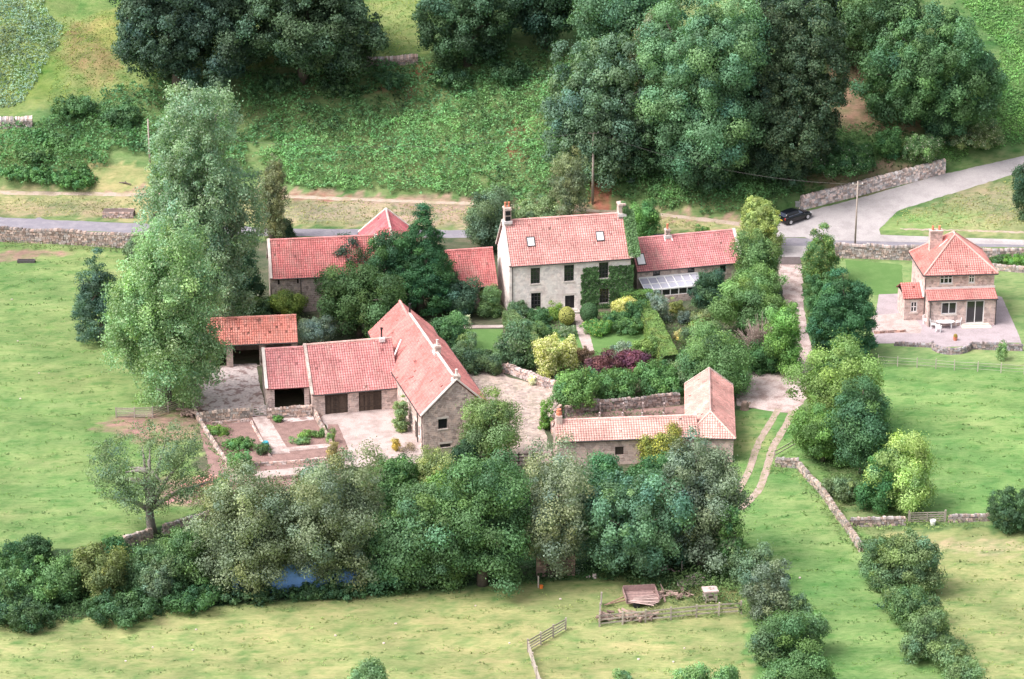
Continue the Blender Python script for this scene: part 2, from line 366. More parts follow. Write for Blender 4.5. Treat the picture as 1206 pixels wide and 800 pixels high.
tag(gridmesh("ground", GX, GY, GZ, col, M_ground), kind="structure")

def sheetmat(name, c, c2, sc=1.2, fine=14, var=.2, lo=.45, hi=.62, rough=.93):
    m, nd, lk, b = newmat(name); tc = N(nd, "ShaderNodeTexCoord")
    n1 = N(nd, "ShaderNodeTexNoise", Scale=sc, Detail=8.0, Roughness=.65); lk.new(tc.outputs["Object"], n1.inputs["Vector"])
    r = ramp(nd, [(lo, c), (hi, c2)]); lk.new(n1.outputs[0], r.inputs[0])
    n2 = N(nd, "ShaderNodeTexNoise", Scale=fine, Detail=3.0); lk.new(tc.outputs["Object"], n2.inputs["Vector"])
    r2 = ramp(nd, [(.3, (1-var,)*3), (.7, (1+var,)*3)]); lk.new(n2.outputs[0], r2.inputs[0])
    lk.new(mixc(nd, lk, 'MULTIPLY', 1.0, r.outputs[0], r2.outputs[0]), b.inputs["Base Color"]); b.inputs["Roughness"].default_value = rough
    b.inputs["Specular IOR Level"].default_value = .15
    bp = N(nd, "ShaderNodeBump", Strength=.35, Distance=.05); lk.new(n2.outputs[0], bp.inputs["Height"]); lk.new(bp.outputs[0], b.inputs["Normal"])
    return m
def sheet(name, pix, mat, lvl=1, jit=.12, drape=False, pts=None, kind="structure", step=.7):
    w = pts or [P(a, b, 0) for a, b in pix]; out = []
    rr = random.Random(len(w)*31+int(w[0].x*10))
    for i, a in enumerate(w):
        b = w[(i+1) % len(w)]; L = (b-a).length; n = max(1, int(L/step)); nrm = Vector((-(b-a).y, (b-a).x, 0)).normalized()
        for k in range(n):
            p = a.lerp(b, k/n)
            if k and jit: p = p+nrm*rr.uniform(-jit, jit)
            out.append(p)
    bm = bmesh.new(); vs = [bm.verts.new((p.x, p.y, .008*lvl)) for p in out]
    bm.faces.new(vs); bmesh.ops.triangulate(bm, faces=bm.faces[:])
    bmesh.ops.recalc_face_normals(bm, faces=bm.faces[:])
    if drape:
        bmesh.ops.subdivide_edges(bm, edges=bm.edges[:], cuts=3, use_grid_fill=True)
        for v in bm.verts: v.co.z = float(H(v.co.x, v.co.y))+.05
    me = bpy.data.meshes.new(name); bm.to_mesh(me); bm.free()
    if me.polygons and me.polygons[0].normal.z < 0: me.flip_normals()
    ul = me.uv_layers.new(name="uv"); ul.data.foreach_set("uv", [c for l in me.loops for c in me.vertices[l.vertex_index].co[:2]])
    me.materials.append(mat); o = link(bpy.data.objects.new(name, me)); return tag(o, kind=kind)
def strip(name, L, Rr, mat, off=.04, n=120, kind="structure", jit=.1, across=4):   # between two pixel polylines on the land
    def res(pl):
        w = [G(a, b) for a, b in pl]; d = [0]
        for a, b in zip(w, w[1:]): d.append(d[-1]+(b-a).length)
        t = np.linspace(0, d[-1], n); return np.interp(t, d, [p.x for p in w]), np.interp(t, d, [p.y for p in w])
    lx, ly = res(L); rx, ry = res(Rr); r_ = np.random.default_rng(5)
    j1 = r_.normal(0, jit, n); j2 = r_.normal(0, jit, n); ly = ly+j1; ry = ry+j2
    k = np.linspace(0, 1, across+1)[:, None]; X = lx*(1-k)+rx*k; Y = ly*(1-k)+ry*k
    Z = H(X, Y)+off; Z[0] -= off+.03; Z[-1] -= off+.03
    o = gridmesh(name, X, Y, Z, np.ones(X.shape+(3,)), mat)
    if o.data.polygons[0].normal.z < 0: o.data.flip_normals()
    return tag(o, kind=kind)
M_asph = sheetmat("grey_asphalt", (.21, .195, .23), (.26, .24, .27), .6, 12, .1)
M_pale = sheetmat("pale_road", (.39, .355, .36), (.32, .29, .295), .45, 8, .12)
M_path = sheetmat("trodden_path", (.38, .30, .255), (.30, .25, .17), .8, 7, .15)
M_gravel = sheetmat("pink_gravel", (.43, .35, .335), (.33, .26, .245), .7, 9, .18)
M_drive = sheetmat("rough_drive", (.46, .37, .355), (.29, .21, .195), .7, 6, .22)
M_earth = sheetmat("bare_earth", (.26, .165, .15), (.19, .12, .11), 1.2, 9, .25)
M_track = sheetmat("wheel_track", (.37, .28, .25), (.24, .22, .13), 1.4, 8, .22)
M_conc = sheetmat("mossy_concrete", (.52, .44, .43), (.27, .19, .18), .9, 3.5, .25, .50, .58)
M_pave = sheetmat("terrace_paving", (.36, .30, .32), (.30, .25, .265), .5, 6, .12)
M_lawn = sheetmat("mown_lawn", (.095, .18, .055), (.12, .205, .068), .5, 12, .12)
M_scrub = sheetmat("rough_verge", (.15, .23, .07), (.2, .26, .09), .8, 6, .2)
M_cob = stone("cobbles", (.47, .38, .35), (.36, .28, .26), (.33, .27, .24), .35, .3, .03, (.25, .24, .15), .4)

# main road, side road, verge path
strip("road", [(-700, 229), (-300, 242), (0, 254), (170, 262), (340, 268), (555, 270), (750, 273), (900, 279), (955, 279), (1206, 284), (1500, 292)],
      [(-700, 245), (-300, 257), (0, 270), (170, 277), (340, 280), (555, 282), (750, 286), (900, 291), (955, 292), (1206, 292), (1500, 300)], M_asph, .03, 260)
strip("side_road", [(922, 258), (947, 249), (1040, 224), (1107, 205), (1206, 183), (1400, 140)],
      [(905, 279), (975, 278), (1030, 277), (1057, 249), (1206, 202), (1400, 165)], M_pale, .06, 120, jit=.05, across=12)
sheet("road_apron", [(896, 276), (922, 257), (960, 262), (1034, 266), (1037, 277), (1206, 284.5), (1206, 290), (1040, 286), (955, 284), (948, 279.5), (900, 280)], M_pale, 8, .03, pts=[G(a, b) for a, b in [(898, 277), (915, 263), (960, 262), (1034, 266), (1037, 277), (1206, 283), (1206, 289), (1040, 285), (955, 283), (948, 280), (900, 280)]], drape=True)
sheet("drive_mouth", [(900, 290), (960, 290), (948, 304), (912, 304)], M_pale, 6, .05)
strip("path", [(-600, 219), (0, 224), (170, 227), (300, 228), (560, 238), (780, 251), (890, 264)],
      [(-600, 225), (0, 229.5), (170, 232), (300, 232), (560, 242.5), (780, 255), (886, 269)], M_path, .05, 220, jit=.08)
strip("path", [(1060, 269), (1206, 272)], [(1060, 270.5), (1206, 275)], M_path, .05, 40)
sheet("drive", [(914, 311), (944, 311), (946, 345), (948, 372), (955, 405), (958, 430), (950, 470), (936, 487), (905, 484), (868, 478), (866, 450), (872, 432), (920, 431), (926, 400), (928, 372), (922, 345)], M_drive, 2, .12)
def ribbon(name, pl, w, mat, lvl, jit=.06):
    pts = [P(a, b) for a, b in pl]; L = []; Q = []
    for i, p in enumerate(pts):
        d = (pts[min(i+1, len(pts)-1)]-pts[max(i-1, 0)]); nn = Vector((-d.y, d.x, 0)).normalized()*w/2; L.append(p+nn); Q.append(p-nn)
    return sheet(name, None, mat, lvl, jit, pts=L+Q[::-1], step=.5)
tr1 = [(917, 482), (905, 502), (892, 525), (884, 550), (873, 572), (862, 590)]; tr2 = [(934, 484), (924, 504), (910, 528), (902, 555), (893, 578), (872, 600)]
def bez(pl, n=5):
    o = []
    for i in range(len(pl)-1):
        p0 = pl[max(i-1, 0)]; p1 = pl[i]; p2 = pl[i+1]; p3 = pl[min(i+2, len(pl)-1)]
        for k in range(n):
            t = k/n
            o.append(tuple(.5*((2*b)+(-a+c)*t+(2*a-5*b+4*c-d)*t*t+(-a+3*b-3*c+d)*t**3) for a, b, c, d in zip(p0, p1, p2, p3)))
    return o+[pl[-1]]
ribbon("wheel_track", bez(tr1), .75, M_track, 3); ribbon("wheel_track", bez(tr2), .8, M_track, 3)
sheet("gravel_court", [(378, 492), (382, 486), (466, 480), (497, 520), (499, 545), (385, 552), (395, 520)], M_gravel, 2, .1)
sheet("concrete_yard", [(222, 470), (240, 440), (262, 430), (302, 428), (306, 455), (316, 490), (298, 480), (232, 487)], M_conc, 2, .08)
sheet("kitchen_garden_soil", [(232, 492), (378, 488), (400, 560), (330, 590), (255, 590)], M_earth, 1, .1)
sheet("courtyard_cobbles", [(548, 440), (580, 433), (600, 445), (654, 458), (660, 470), (640, 500), (652, 545), (590, 550), (575, 520), (560, 470)], M_cob, 2, .1)
sheet("lawn", [(520, 388), (592, 388), (590, 410), (582, 430), (548, 428)], M_lawn, 3, .08)
sheet("lawn", [(636, 388), (680, 388), (690, 410), (700, 425), (640, 425)], M_lawn, 3, .08)
sheet("lawn", [(692, 388), (752, 384), (772, 400), (780, 420), (700, 420)], M_lawn, 3, .08)
sheet("brick_path", [(676, 370), (686, 370), (694, 392), (700, 415), (689, 418), (680, 392)], M_gravel, 5, .03)
sheet("garden_path", [(500, 384), (598, 383), (600, 386), (500, 388)], M_gravel, 5, .04)
sheet("terrace", [(1032, 365), (1035, 347), (1062, 346), (1090, 360), (1168, 362), (1170, 348), (1180, 350), (1200, 395), (1203, 404), (1145, 403), (1142, 408), (1110, 409), (1098, 404), (1030, 405), (1028, 385)], M_pave, 3, .02)
sheet("cottage_parking", [(1026, 372), (1072, 368), (1086, 386), (1084, 393), (1026, 392)], M_gravel, 4, .02)
sheet("cottage_lawn", [(995, 306), (1062, 312), (1064, 345), (1030, 348), (1000, 330)], M_lawn, 1, .1)

# ---------------------------------------------------------------- foliage
def leaves(name, c, n, size, cols, mat=None, parent=None, aspect=.8, seed=0, loc=None):
    r = np.random.default_rng(seed); k = len(c)
    n = n/np.linalg.norm(n, axis=1, keepdims=True)
    a = r.normal(size=(k, 3)); u = np.cross(n, a); u /= np.linalg.norm(u, axis=1, keepdims=True)+1e-9; v = np.cross(n, u)
    s = (size*r.uniform(.65, 1.3, k))[:, None]*.5
    b = n*s*.25
    V = np.stack([c-u*s-b, c-v*s*aspect+b*.3, c+u*s-b, c+v*s*aspect+b*.3], 1).reshape(-1, 3).astype(np.float32)
    me = bpy.data.meshes.new(name); me.vertices.add(4*k); me.vertices.foreach_set("co", V.ravel())
    me.loops.add(4*k); me.loops.foreach_set("vertex_index", np.arange(4*k, dtype=np.int32))
    me.polygons.add(k); me.polygons.foreach_set("loop_start", np.arange(0, 4*k, 4, dtype=np.int32)); me.update(calc_edges=True)
    ca = me.color_attributes.new("col", 'FLOAT_COLOR', 'POINT')
    cc = np.repeat(np.concatenate([np.clip(cols, .005, 1), np.ones((k, 1))], 1), 4, axis=0).astype(np.float32)
    ca.data.foreach_set("color", cc.ravel()); me.materials.append(mat or M_leaf)
    o = link(bpy.data.objects.new(name, me), parent)
    if loc is not None: o.location = loc
    return o
FOL = 1.5
PROF = {
    'round': lambda t: np.sqrt(np.clip(1-t*t, 0, 1)),
    'dome': lambda t: np.where(t > -.35, np.sqrt(np.clip(1-((t+.35)/1.35)**2, 0, 1)), .72+.28*np.clip((t+1)/.65, 0, 1)),
    'egg': lambda t: np.sqrt(np.clip(1-t*t, 0, 1))**.8*(1-.28*t)/1.12,
    'cone': lambda t: np.clip((1-t)/2, 0, 1)**.8*np.clip((t+1.08)*3, 0, 1)**.5,
    'poplar': lambda t: np.sqrt(np.clip(1-t*t, 0, 1))**.75*(1-.42*t)/1.2,
    'column': lambda t: np.clip(1-np.abs(t)**3.2, 0, 1)**.8*(1-.15*t)/1.1,
}
def shell(rx, ry, rz, cr, prof, bump, r, dens=1.0):
    f = PROF[prof]; tt = np.linspace(-1, 1, 400); w = f(tt)+.08; cdf = np.cumsum(w); cdf /= cdf[-1]
    R_ = (rx+ry)/2; area = 2*math.pi*R_*2*rz*w.mean()+.6*R_*R_; nc = max(14, int(dens*area/(cr*cr*2.0)))
    t = np.interp((np.arange(nc)+r.uniform(0, 1, nc))/nc, cdf, tt); an = np.arange(nc)*2.399963+r.normal(0, .25, nc)
    h = f(t); d = np.stack([h*np.cos(an), h*np.sin(an), t], 1)
    k = r.normal(0, 2.2, (6, 3)); ph = r.uniform(0, 6.3, 6); no = np.sin(d@k.T+ph).mean(1)*2.1
    rad = 1+bump*no+r.normal(0, bump*.42, nc)
    p = d*rad[:, None]*np.array((rx, ry, rz))
    o = np.stack([d[:, 0]/rx, d[:, 1]/ry, np.sign(t)*np.abs(t)**1.5/rz*.9], 1); o /= np.linalg.norm(o, axis=1, keepdims=True)+1e-9
    return p, o
LF = .72
def crown_arrays(rx, ry, rz, cr, leaf, prof, bump, colr, seed, fill=1.0, hv=.075, vv=.34, tip=None, inner=.4, nrand=.42, flat=.8, spray=1.2, gaps=2.2):
    r = np.random.default_rng(seed); leaf = leaf*LF; cr = cr*.95
    sh = cr*(.95+1.4*bump)*1.0; a = (max(rx-sh, rx*.55), max(ry-sh, ry*.55), max(rz-sh*.9, rz*.55))
    if prof in ('round', 'egg', 'dome', 'poplar') and rx > 1.2 and bump > .13:
        m = int(np.clip(5+rx*.7, 5, 11)); f = PROF[prof]; P_, O_ = [], []; LC, LR = [], []
        for i in range(m):
            t = -.55+1.25*(i+.5)/m+r.normal(0, .08); an = i*2.4+r.normal(0, .5); h = float(f(np.array(t)))*r.uniform(.42, .62)
            LC.append(np.array((h*math.cos(an)*a[0], h*math.sin(an)*a[1], t*a[2]))); q = r.uniform(.36, .56)
            LR.append(np.array((a[0]*q*1.1, a[1]*q*1.1, a[2]*q*(.9 if rz < 1.6*rx else .62))))
        LC.append(np.zeros(3)); LR.append(np.array(a)*.62)
        for i in range(m+1):
            p_, o_ = shell(*LR[i], cr, 'round', bump*.7, r); p_ = p_+LC[i]; dk = np.zeros(len(p_), bool)
            for j in range(m+1):
                if j != i: dk |= (((p_-LC[j])/LR[j])**2).sum(1) < .62
            P_.append(p_[~dk]); O_.append(o_[~dk])
        p = np.concatenate(P_); o = np.concatenate(O_)
    else: p, o = shell(*a, cr, prof, bump, r)
    gap = np.sin(p@r.normal(0, 1.9/max(1.0, rx*.35), (3, 4))+r.uniform(0, 6, 4)).sum(1); keep = gap > -gaps+r.normal(0, .2, len(p)); p, o = p[keep], o[keep]
    k = r.random(len(p)) < inner; q = p[k]*r.uniform(.35, .8, (k.sum(), 1)); p = np.concatenate([p, q]); o = np.concatenate([o, o[k]])
    p = p+o*(cr*r.normal(0, .38, len(p)))[:, None]; nc = len(p); crs = cr*np.exp(r.normal(0, .33, nc)).clip(.5, 1.7)
    ax = o*.6+np.array((0, 0, .35))+r.normal(0, .45, (nc, 3)); ax /= np.linalg.norm(ax, axis=1, keepdims=True)
    nl = max(8, int(fill*6.0*cr*cr/(leaf*leaf*.42)))
    cnt = np.maximum(6, (nl*(crs/cr)**2).astype(int)); idx = np.repeat(np.arange(nc), cnt); n = len(idx)
    d = r.normal(size=(n, 3)); d /= np.linalg.norm(d, axis=1, keepdims=True)
    d = d+.6*o[idx]+np.array((0, 0, .3)); d /= np.linalg.norm(d, axis=1, keepdims=True)
    rad = r.uniform(.45, 1.05, n)+np.where(r.random(n) < .12, r.uniform(0, .45, n), 0)
    off = d*(crs[idx]*rad)[:, None]*np.array((1, 1, flat)); al = (off*ax[idx]).sum(1, keepdims=True)
    pos = p[idx]+off+ax[idx]*al*(spray-1)
    nn = d+nrand*r.normal(size=(n, 3)); nn /= np.linalg.norm(nn, axis=1, keepdims=True)
    base = np.array(colr)*FOL*np.array((.98, 1, 1.04)); cv = np.clip(1+r.normal(0, vv*.6, nc), .55, 1.6)
    hue = r.normal(0, hv, nc)
    cc = base[None, :]*cv[idx][:, None]*(1+r.normal(0, vv*.42, n))[:, None]
    cc = cc*np.stack([1+1.1*hue[idx], 1+.35*hue[idx], 1-hue[idx]], 1)
    if tip is not None:
        tk = r.random(n) < tip[1]; cc[tk] = np.array(tip[0])*r.uniform(.7, 1.3, (tk.sum(), 1))
    return pos, nn, np.clip(cc, .01, 1), p, crs
SEED = [10]
TR = {}
def plant(kind, label, cat, bb, colr, prof='round', k=.85, leaf=.30, cr=None, bump=.16, dep=.9, trunk=None, group=None, bark=None, limb=1.0, **kw):
    """bb = crown's box in the photograph; k = height of the crown's middle above ground, in half-heights"""
    SEED[0] += 1; sd = kw.pop('seed', SEED[0]); x0, y0, x1, y1 = bb; cx, cy = (x0+x1)/2, (y0+y1)/2; by = cy+(y1-y0)*.35
    for _ in range(7):
        g = G(cx, by); s = scale(g); th = math.atan2(CAMZ-g.z, g.y); sn, cs = math.sin(th), math.cos(th)
        rx = (x1-x0)/2/s; hp = (y1-y0)/2/s; ry = min(rx*dep, hp/sn*.75); rz = math.sqrt(max((hp/cs)**2-(ry*sn/cs)**2, (.35*hp)**2))
        zc = k*rz; by = cy+zc*s*cs
    cr = cr or min(1.25, max(.28, .24*min(rx, rz)+.12))
    pos, nn, cc, pc, crs = crown_arrays(rx, ry, rz, cr, leaf, prof, bump, colr, sd, **kw)
    for _ in range(3):
        u_, v_ = proj((pos[:, 0]+g.x, pos[:, 1]+g.y, pos[:, 2]+g.z+zc)); lo, hi = np.percentile(u_, (.25, 99.75)); f_ = (x1-x0)/(hi-lo); m_ = ((lo+hi)/2-cx)/s
        for q_ in (pos, pc): q_[:, 0] = (q_[:, 0]-m_)*f_
        lo, hi = np.percentile(v_, (.25, 99.75)); f_ = (y1-y0)/(hi-lo); m_ = -((lo+hi)/2-cy)/s/cs
        for q_ in (pos, pc): q_[:, 1] *= f_; q_[:, 2] = (q_[:, 2]-m_)*f_
    pos[:, 2] = np.maximum(pos[:, 2], -zc+.02)
    big = trunk if trunk is not None else k > .95
    if big:
        root = empty(kind, g, 0, label, cat, group); pos = pos+np.array((0, 0, zc))
        leaves("crown", pos, nn, leaf*LF, cc, None, root, seed=sd)
        mb = MB(); r = random.Random(sd); H_ = zc+rz*.25; tr = max(.12, .035*(zc+rz))
        pts = []; w = Vector((0, 0, -.15))
        for i in range(7):
            pts.append(w.copy()); w = w+Vector((r.uniform(-.06, .06)*H_/3, r.uniform(-.06, .06)*H_/3, H_/6))
        mb.tube(pts, [tr*(1.25-i*.16) for i in range(7)], 8)
        order = sorted(range(len(pc)), key=lambda i: r.random())[:12 if rx > 2.5 else 7]
        for i in order:
            st = pts[r.randint(2, 5)]; e = Vector(pc[i])+Vector((0, 0, zc)); e.z = max(e.z, st.z+.1); mid = st.lerp(e, .5)+Vector((0, 0, .08*(e-st).length))
            mb.tube([st, st.lerp(mid, .5)+Vector((r.uniform(-.1, .1), r.uniform(-.1, .1), .1)), mid, e], [tr*.5*limb, tr*.4*limb, tr*.3*limb, tr*.1], 6)
        mb.build("trunk", bark or M_bark, root, True)
        return root
    o = leaves(kind, pos+np.array((0, 0, zc)), nn, leaf*LF, cc, None, None, seed=sd, loc=g)
    return tag(o, label, cat, group)
def scatter(name, polys, dens, leaf, colr, mat=None, seed=1, hgt=.3, up=1.2, kind="stuff", hole=None, vv=.25, patch=1.1, label=None, cat=None, jz=.25, cols2=None, mound=.0, pth=-.95):
    r = np.random.default_rng(seed); PS = []; CL = []
    for pl, c in polys:
        w = wpoly(pl); xs = [p.x for p in w]; ys = [p.y for p in w]
        A = (max(xs)-min(xs))*(max(ys)-min(ys)); n = int(A*dens)
        x = r.uniform(min(xs), max(xs), n); y = r.uniform(min(ys), max(ys), n)
        jx = x+.8*nz(x, y, 1.2, 21); jy = y+.8*nz(x, y, 1.2, 22)
        m = inpoly(jx, jy, w)
        if patch: m &= nz(x, y*1.6, patch, seed+3) > pth+.2*r.normal(size=n)
        x = x[m]; y = y[m]
        cl = np.floor(x*1.3+.6*nz(x, y, 2.5, 5)), np.floor(y*1.3+.6*nz(x, y, 2.5, 6))
        hsh = (np.sin(cl[0]*12.9898+cl[1]*78.233)*43758.5453) % 1.0
        fx = (x*1.3) % 1-.5; fy = (y*1.3) % 1-.5; bumpz = np.clip(.5-(fx*fx+fy*fy), 0, 1)
        z = H(x, y)+mound*(.5+.5*nz(x, y, .8, 31))+hgt*(.3+.8*hsh)*(.4+bumpz)+r.uniform(-jz, jz, len(x))*hgt
        PS.append(np.stack([x, y, z], 1)); c0 = np.array(c or colr)*1.15
        CL.append(c0[None, :]*(1+vv*(hsh-.5)*1.3+.26*nz(x, y, .35, 51)+.2*nz(x, y, 1.1, 52)+r.normal(0, vv*.6, len(x)))[:, None]*(1+np.stack([.14*nz(x, y, .5, 41), .05*nz(x, y, .5, 41), -.05*nz(x, y, .6, 42)], 1)))
    ps = np.concatenate(PS); cc = np.clip(np.concatenate(CL), .01, 1)
    nn = r.normal(size=ps.shape)*.6+np.array((0, -.25, up))
    o = leaves(name, ps, nn, leaf, cc, mat, None, aspect=.55, seed=seed)
    return tag(o, label, cat, kind=kind)

# ---------------------------------------------------------------- buildings
def tiles(mb, poly, colr, seed=0, tw=.27, tl=.31, var=.13, dark=.01):
    """pantiles over a convex roof slope; poly[0] -> poly[1] is the eave"""
    r = random.Random(seed); p0 = Vector(poly[0]); u = (Vector(poly[1])-p0).normalized()
    n = u.cross(Vector(poly[-1])-p0).normalized()
    if n.z < 0: n = -n
    v = n.cross(u).normalized()
    if v.z < 0: v = -v
    uv = [((Vector(p)-p0).dot(u), (Vector(p)-p0).dot(v)) for p in poly]
    L0, L1 = min(a for a, b in uv), max(a for a, b in uv); V1 = max(b for a, b in uv)
    low = [Vector(p)-n*.02 for p in poly]; lo2 = [Vector(p)-n*.14 for p in poly]
    dk = tuple(c*.32 for c in colr); mb.poly(low, dk); mb.poly(lo2[::-1], dk)
    for i in range(len(poly)): j = (i+1) % len(poly); mb.poly([lo2[i], lo2[j], low[j], low[i]], dk)
    rect = len(poly) == 4 and abs(uv[2][1]-uv[3][1]) < .02 and abs(uv[3][0]-uv[0][0]) < .02 and abs(uv[2][0]-uv[1][0]) < .02
    nv = max(1, round(V1/tl)); tl = V1/nv; nu = max(1, round((L1-L0)/tw)); tw = (L1-L0)/nu
    bm = bmesh.new(); cl = bm.faces.layers.int.new("k"); colors = []
    for j in range(nv):
        for i in range(nu):
            a = L0+i*tw; b = a+tw*.87; c0 = j*tl; c1 = c0+tl*.93; m = (a+b)/2
            if r.random() < dark*.25: continue
            w = 1+r.uniform(-var, var)+.10*math.sin(i*.21+j*.33+seed)*math.sin(i*.11-j*.2); w2 = 1+r.uniform(-var, var)*.5
            if r.random() < dark: w *= .55
            colors.append((colr[0]*w, colr[1]*w*w2, colr[2]*w*w2)); k = len(colors)-1
            l = .035+r.uniform(-.008, .008)
            q = [p0+u*x+v*y+n*z for x, y, z in ((a, c0, l), (m, c0, l+.045), (b, c0, l), (a, c1, .0), (m, c1, .045), (b, c1, .0))]
            vs = [bm.verts.new(x) for x in q]
            for f in ((0, 1, 4, 3), (1, 2, 5, 4)): bm.faces.new([vs[x] for x in f])[cl] = k
    if not rect:
        ce = sum((Vector(p) for p in poly), Vector())/len(poly)
        for i in range(len(poly)):
            a = Vector(poly[i]); b = Vector(poly[(i+1) % len(poly)]); no = (b-a).cross(n).normalized()
            if no.dot(ce-a) > 0: no = -no
            bmesh.ops.bisect_plane(bm, geom=bm.verts[:]+bm.edges[:]+bm.faces[:], dist=1e-4, plane_co=a, plane_no=no, clear_outer=True)
    for f in bm.faces: mb.poly([x.co for x in f.verts], colors[f[cl]])
    bm.free()
def fbox(mb, fn, u0, z0, u1, z1, d0, d1, col=(1, 1, 1)):
    mb.hull8([fn(u0, z0, d0), fn(u1, z0, d0), fn(u1, z0, d1), fn(u0, z0, d1), fn(u0, z1, d0), fn(u1, z1, d0), fn(u1, z1, d1), fn(u0, z1, d1)], col)
def wallgrid(mb, fn, U0, U1, Z0, Z1, ops, depth=.22):
    us = sorted({U0, U1, *[o[0] for o in ops], *[o[2] for o in ops]}); zs = sorted({Z0, Z1, *[o[1] for o in ops], *[o[3] for o in ops]})
    for a, b in zip(us, us[1:]):
        for c, d in zip(zs, zs[1:]):
            mu, mz = (a+b)/2, (c+d)/2
            if any(o[0] < mu < o[2] and o[1] < mz < o[3] for o in ops): continue
            mb.poly([fn(a, c, 0), fn(b, c, 0), fn(b, d, 0), fn(a, d, 0)])
    for a, c, b, d in [o[:4] for o in ops]:
        for (p, q) in (((a, c), (b, c)), ((b, c), (b, d)), ((b, d), (a, d)), ((a, d), (a, c))):
            mb.poly([fn(*p, 0), fn(*q, 0), fn(*q, depth), fn(*p, depth)])
class Bld:
    def __init__(s, name, label, cat, FL, FR, w, eave, ridge, wall, tile, group=None, seed=1):
        s.FL = P(*FL) if isinstance(FL, tuple) else FL.copy(); s.FR = P(*FR) if isinstance(FR, tuple) else FR.copy()
        s.FL.z = s.FR.z = 0; d = s.FR-s.FL; s.L = d.length; s.w = w; s.rz = math.atan2(d.y, d.x)
        s.root = empty(name, s.FL, s.rz, label, cat, group); s.M = Matrix.Translation(s.FL) @ Matrix.Rotation(s.rz, 4, 'Z'); s.Mi = s.M.inverted()
        s.eave = eave if not isinstance(eave, tuple) else s.hit(eave, 'front')[1]
        s.ridge = ridge if not isinstance(ridge, tuple) else s.hit(ridge, 'mid')[1]
        s.rise = s.ridge-s.eave; s.wall = wall; s.tile = tile; s.ops = {'front': [], 'left': [], 'right': [], 'back': []}; s.seed = seed
    def hit(s, px, plane='front', c=0.0):
        o = s.Mi @ Vector((0, 0, CAMZ)); d = s.Mi.to_3x3() @ Vector(ray(*px))
        if plane in ('front', 'mid', 'back'):
            y = {'front': c, 'mid': s.w/2, 'back': s.w}[plane]; t = (y-o.y)/d.y; p = o+d*t; return p.x, p.z
        x = {'left': c, 'right': s.L+c}[plane]; t = (x-o.x)/d.x; p = o+d*t; return p.y, p.z
    def hitz(s, px, z):
        o = s.Mi @ Vector((0, 0, CAMZ)); d = s.Mi.to_3x3() @ Vector(ray(*px)); return o+d*((z-o.z)/d.z)
    def fn(s, plane):
        if plane == 'front': return lambda u, z, d: Vector((u, d, z))
        if plane == 'back': return lambda u, z, d: Vector((u, s.w-d, z))
        if plane == 'left': return lambda u, z, d: Vector((d, u, z))
        return lambda u, z, d: Vector((s.L-d, u, z))
    def op(s, plane, box, kind='sash', zmin=None, **kw):   # box in photo pixels
        a = s.hit((box[0], box[1]), plane); b = s.hit((box[2], box[3]), plane)
        u0, u1 = sorted((a[0], b[0])); z0, z1 = sorted((a[1], b[1]))
        if zmin is not None: z0 = zmin
        z1 = min(z1, s.eave-.08); z0 = max(z0, .02); s.ops[plane].append((u0, z0, u1, z1, kind, kw)); return (u0, z0, u1, z1)
    def walls(s, mat=None, quoin=True):
        mb = MB()
        for pl in ('front', 'back', 'left', 'right'):
            wallgrid(mb, s.fn(pl), 0, s.L if pl in ('front', 'back') else s.w, -.3, s.eave, s.ops[pl])
        for pl in ('left', 'right'):
            f = s.fn(pl); mb.poly([f(0, s.eave, 0), f(s.w, s.eave, 0), f(s.w/2, s.ridge, 0)])
        o = mb.build("wall", mat or s.wall, s.root)
        for pl, ops in s.ops.items():
            f = s.fn(pl)
            for u0, z0, u1, z1, kind, kw in ops: s.fit(f, u0, z0, u1, z1, kind, kw)
        return o
    def fit(s, f, u0, z0, u1, z1, kind, kw):
        if kind in ('sash', 'white'):
            m = M_gutter if kind == 'sash' else M_paint; t = .07 if kind == 'sash' else .12; mb = MB(); ny = kw.get('ny', 2); nx = kw.get('nx', 2)
            fbox(mb, f, u0, z0, u0+t, z1, .1, .16); fbox(mb, f, u1-t, z0, u1, z1, .1, .16)
            fbox(mb, f, u0+t, z0, u1-t, z0+t, .1, .16); fbox(mb, f, u0+t, z1-t, u1-t, z1, .1, .16)
            for i in range(1, nx): x = u0+(u1-u0)*i/nx; fbox(mb, f, x-t*.4, z0+t, x+t*.4, z1-t, .11, .15)
            for i in range(1, ny): z = z0+(z1-z0)*i/ny; fbox(mb, f, u0+t, z-t*.4, u1-t, z+t*.4, .105, .155)
            w = mb.build("window", m, s.root)
            g = MB(); g.poly([f(u0+t, z0+t, .14), f(u1-t, z0+t, .14), f(u1-t, z1-t, .14), f(u0+t, z1-t, .14)]); g.build("pane", M_glass, w)
            si = MB(); fbox(si, f, u0-.1, z0-.14, u1+.1, z0-.002, -.07, .1); si.build("sill", M_lintel, w)
            if kw.get('lintel', 1): li = MB(); fbox(li, f, u0-.15, z1+.002, u1+.15, z1+.24, -.025, .08); li.build("lintel", M_lintel, w)
        elif kind in ('door', 'garage'):
            mb = MB(); n = max(3, int((u1-u0)/.18)); r = random.Random(int(u0*100))
            for i in range(n):
                a = u0+(u1-u0)*i/n; b = u0+(u1-u0)*(i+.93)/n; fbox(mb, f, a, z0, b, z1, .12, .17, (r.uniform(.7, 1.4),)*3)
            fbox(mb, f, u0, z0, u1, z1, .171, .19, (.4, .4, .4))
            for zz in (.2, .8): fbox(mb, f, u0, z0+(z1-z0)*zz, u1, z0+(z1-z0)*zz+.12, .095, .119)
            d = mb.build("door", kw.get('mat', M_woodd), s.root)
            h = MB(); fbox(h, f, (u0+u1)/2-.09, z0+1.0, (u0+u1)/2+.05, z0+1.06, .06, .094); h.build("handle", M_gutter, d)
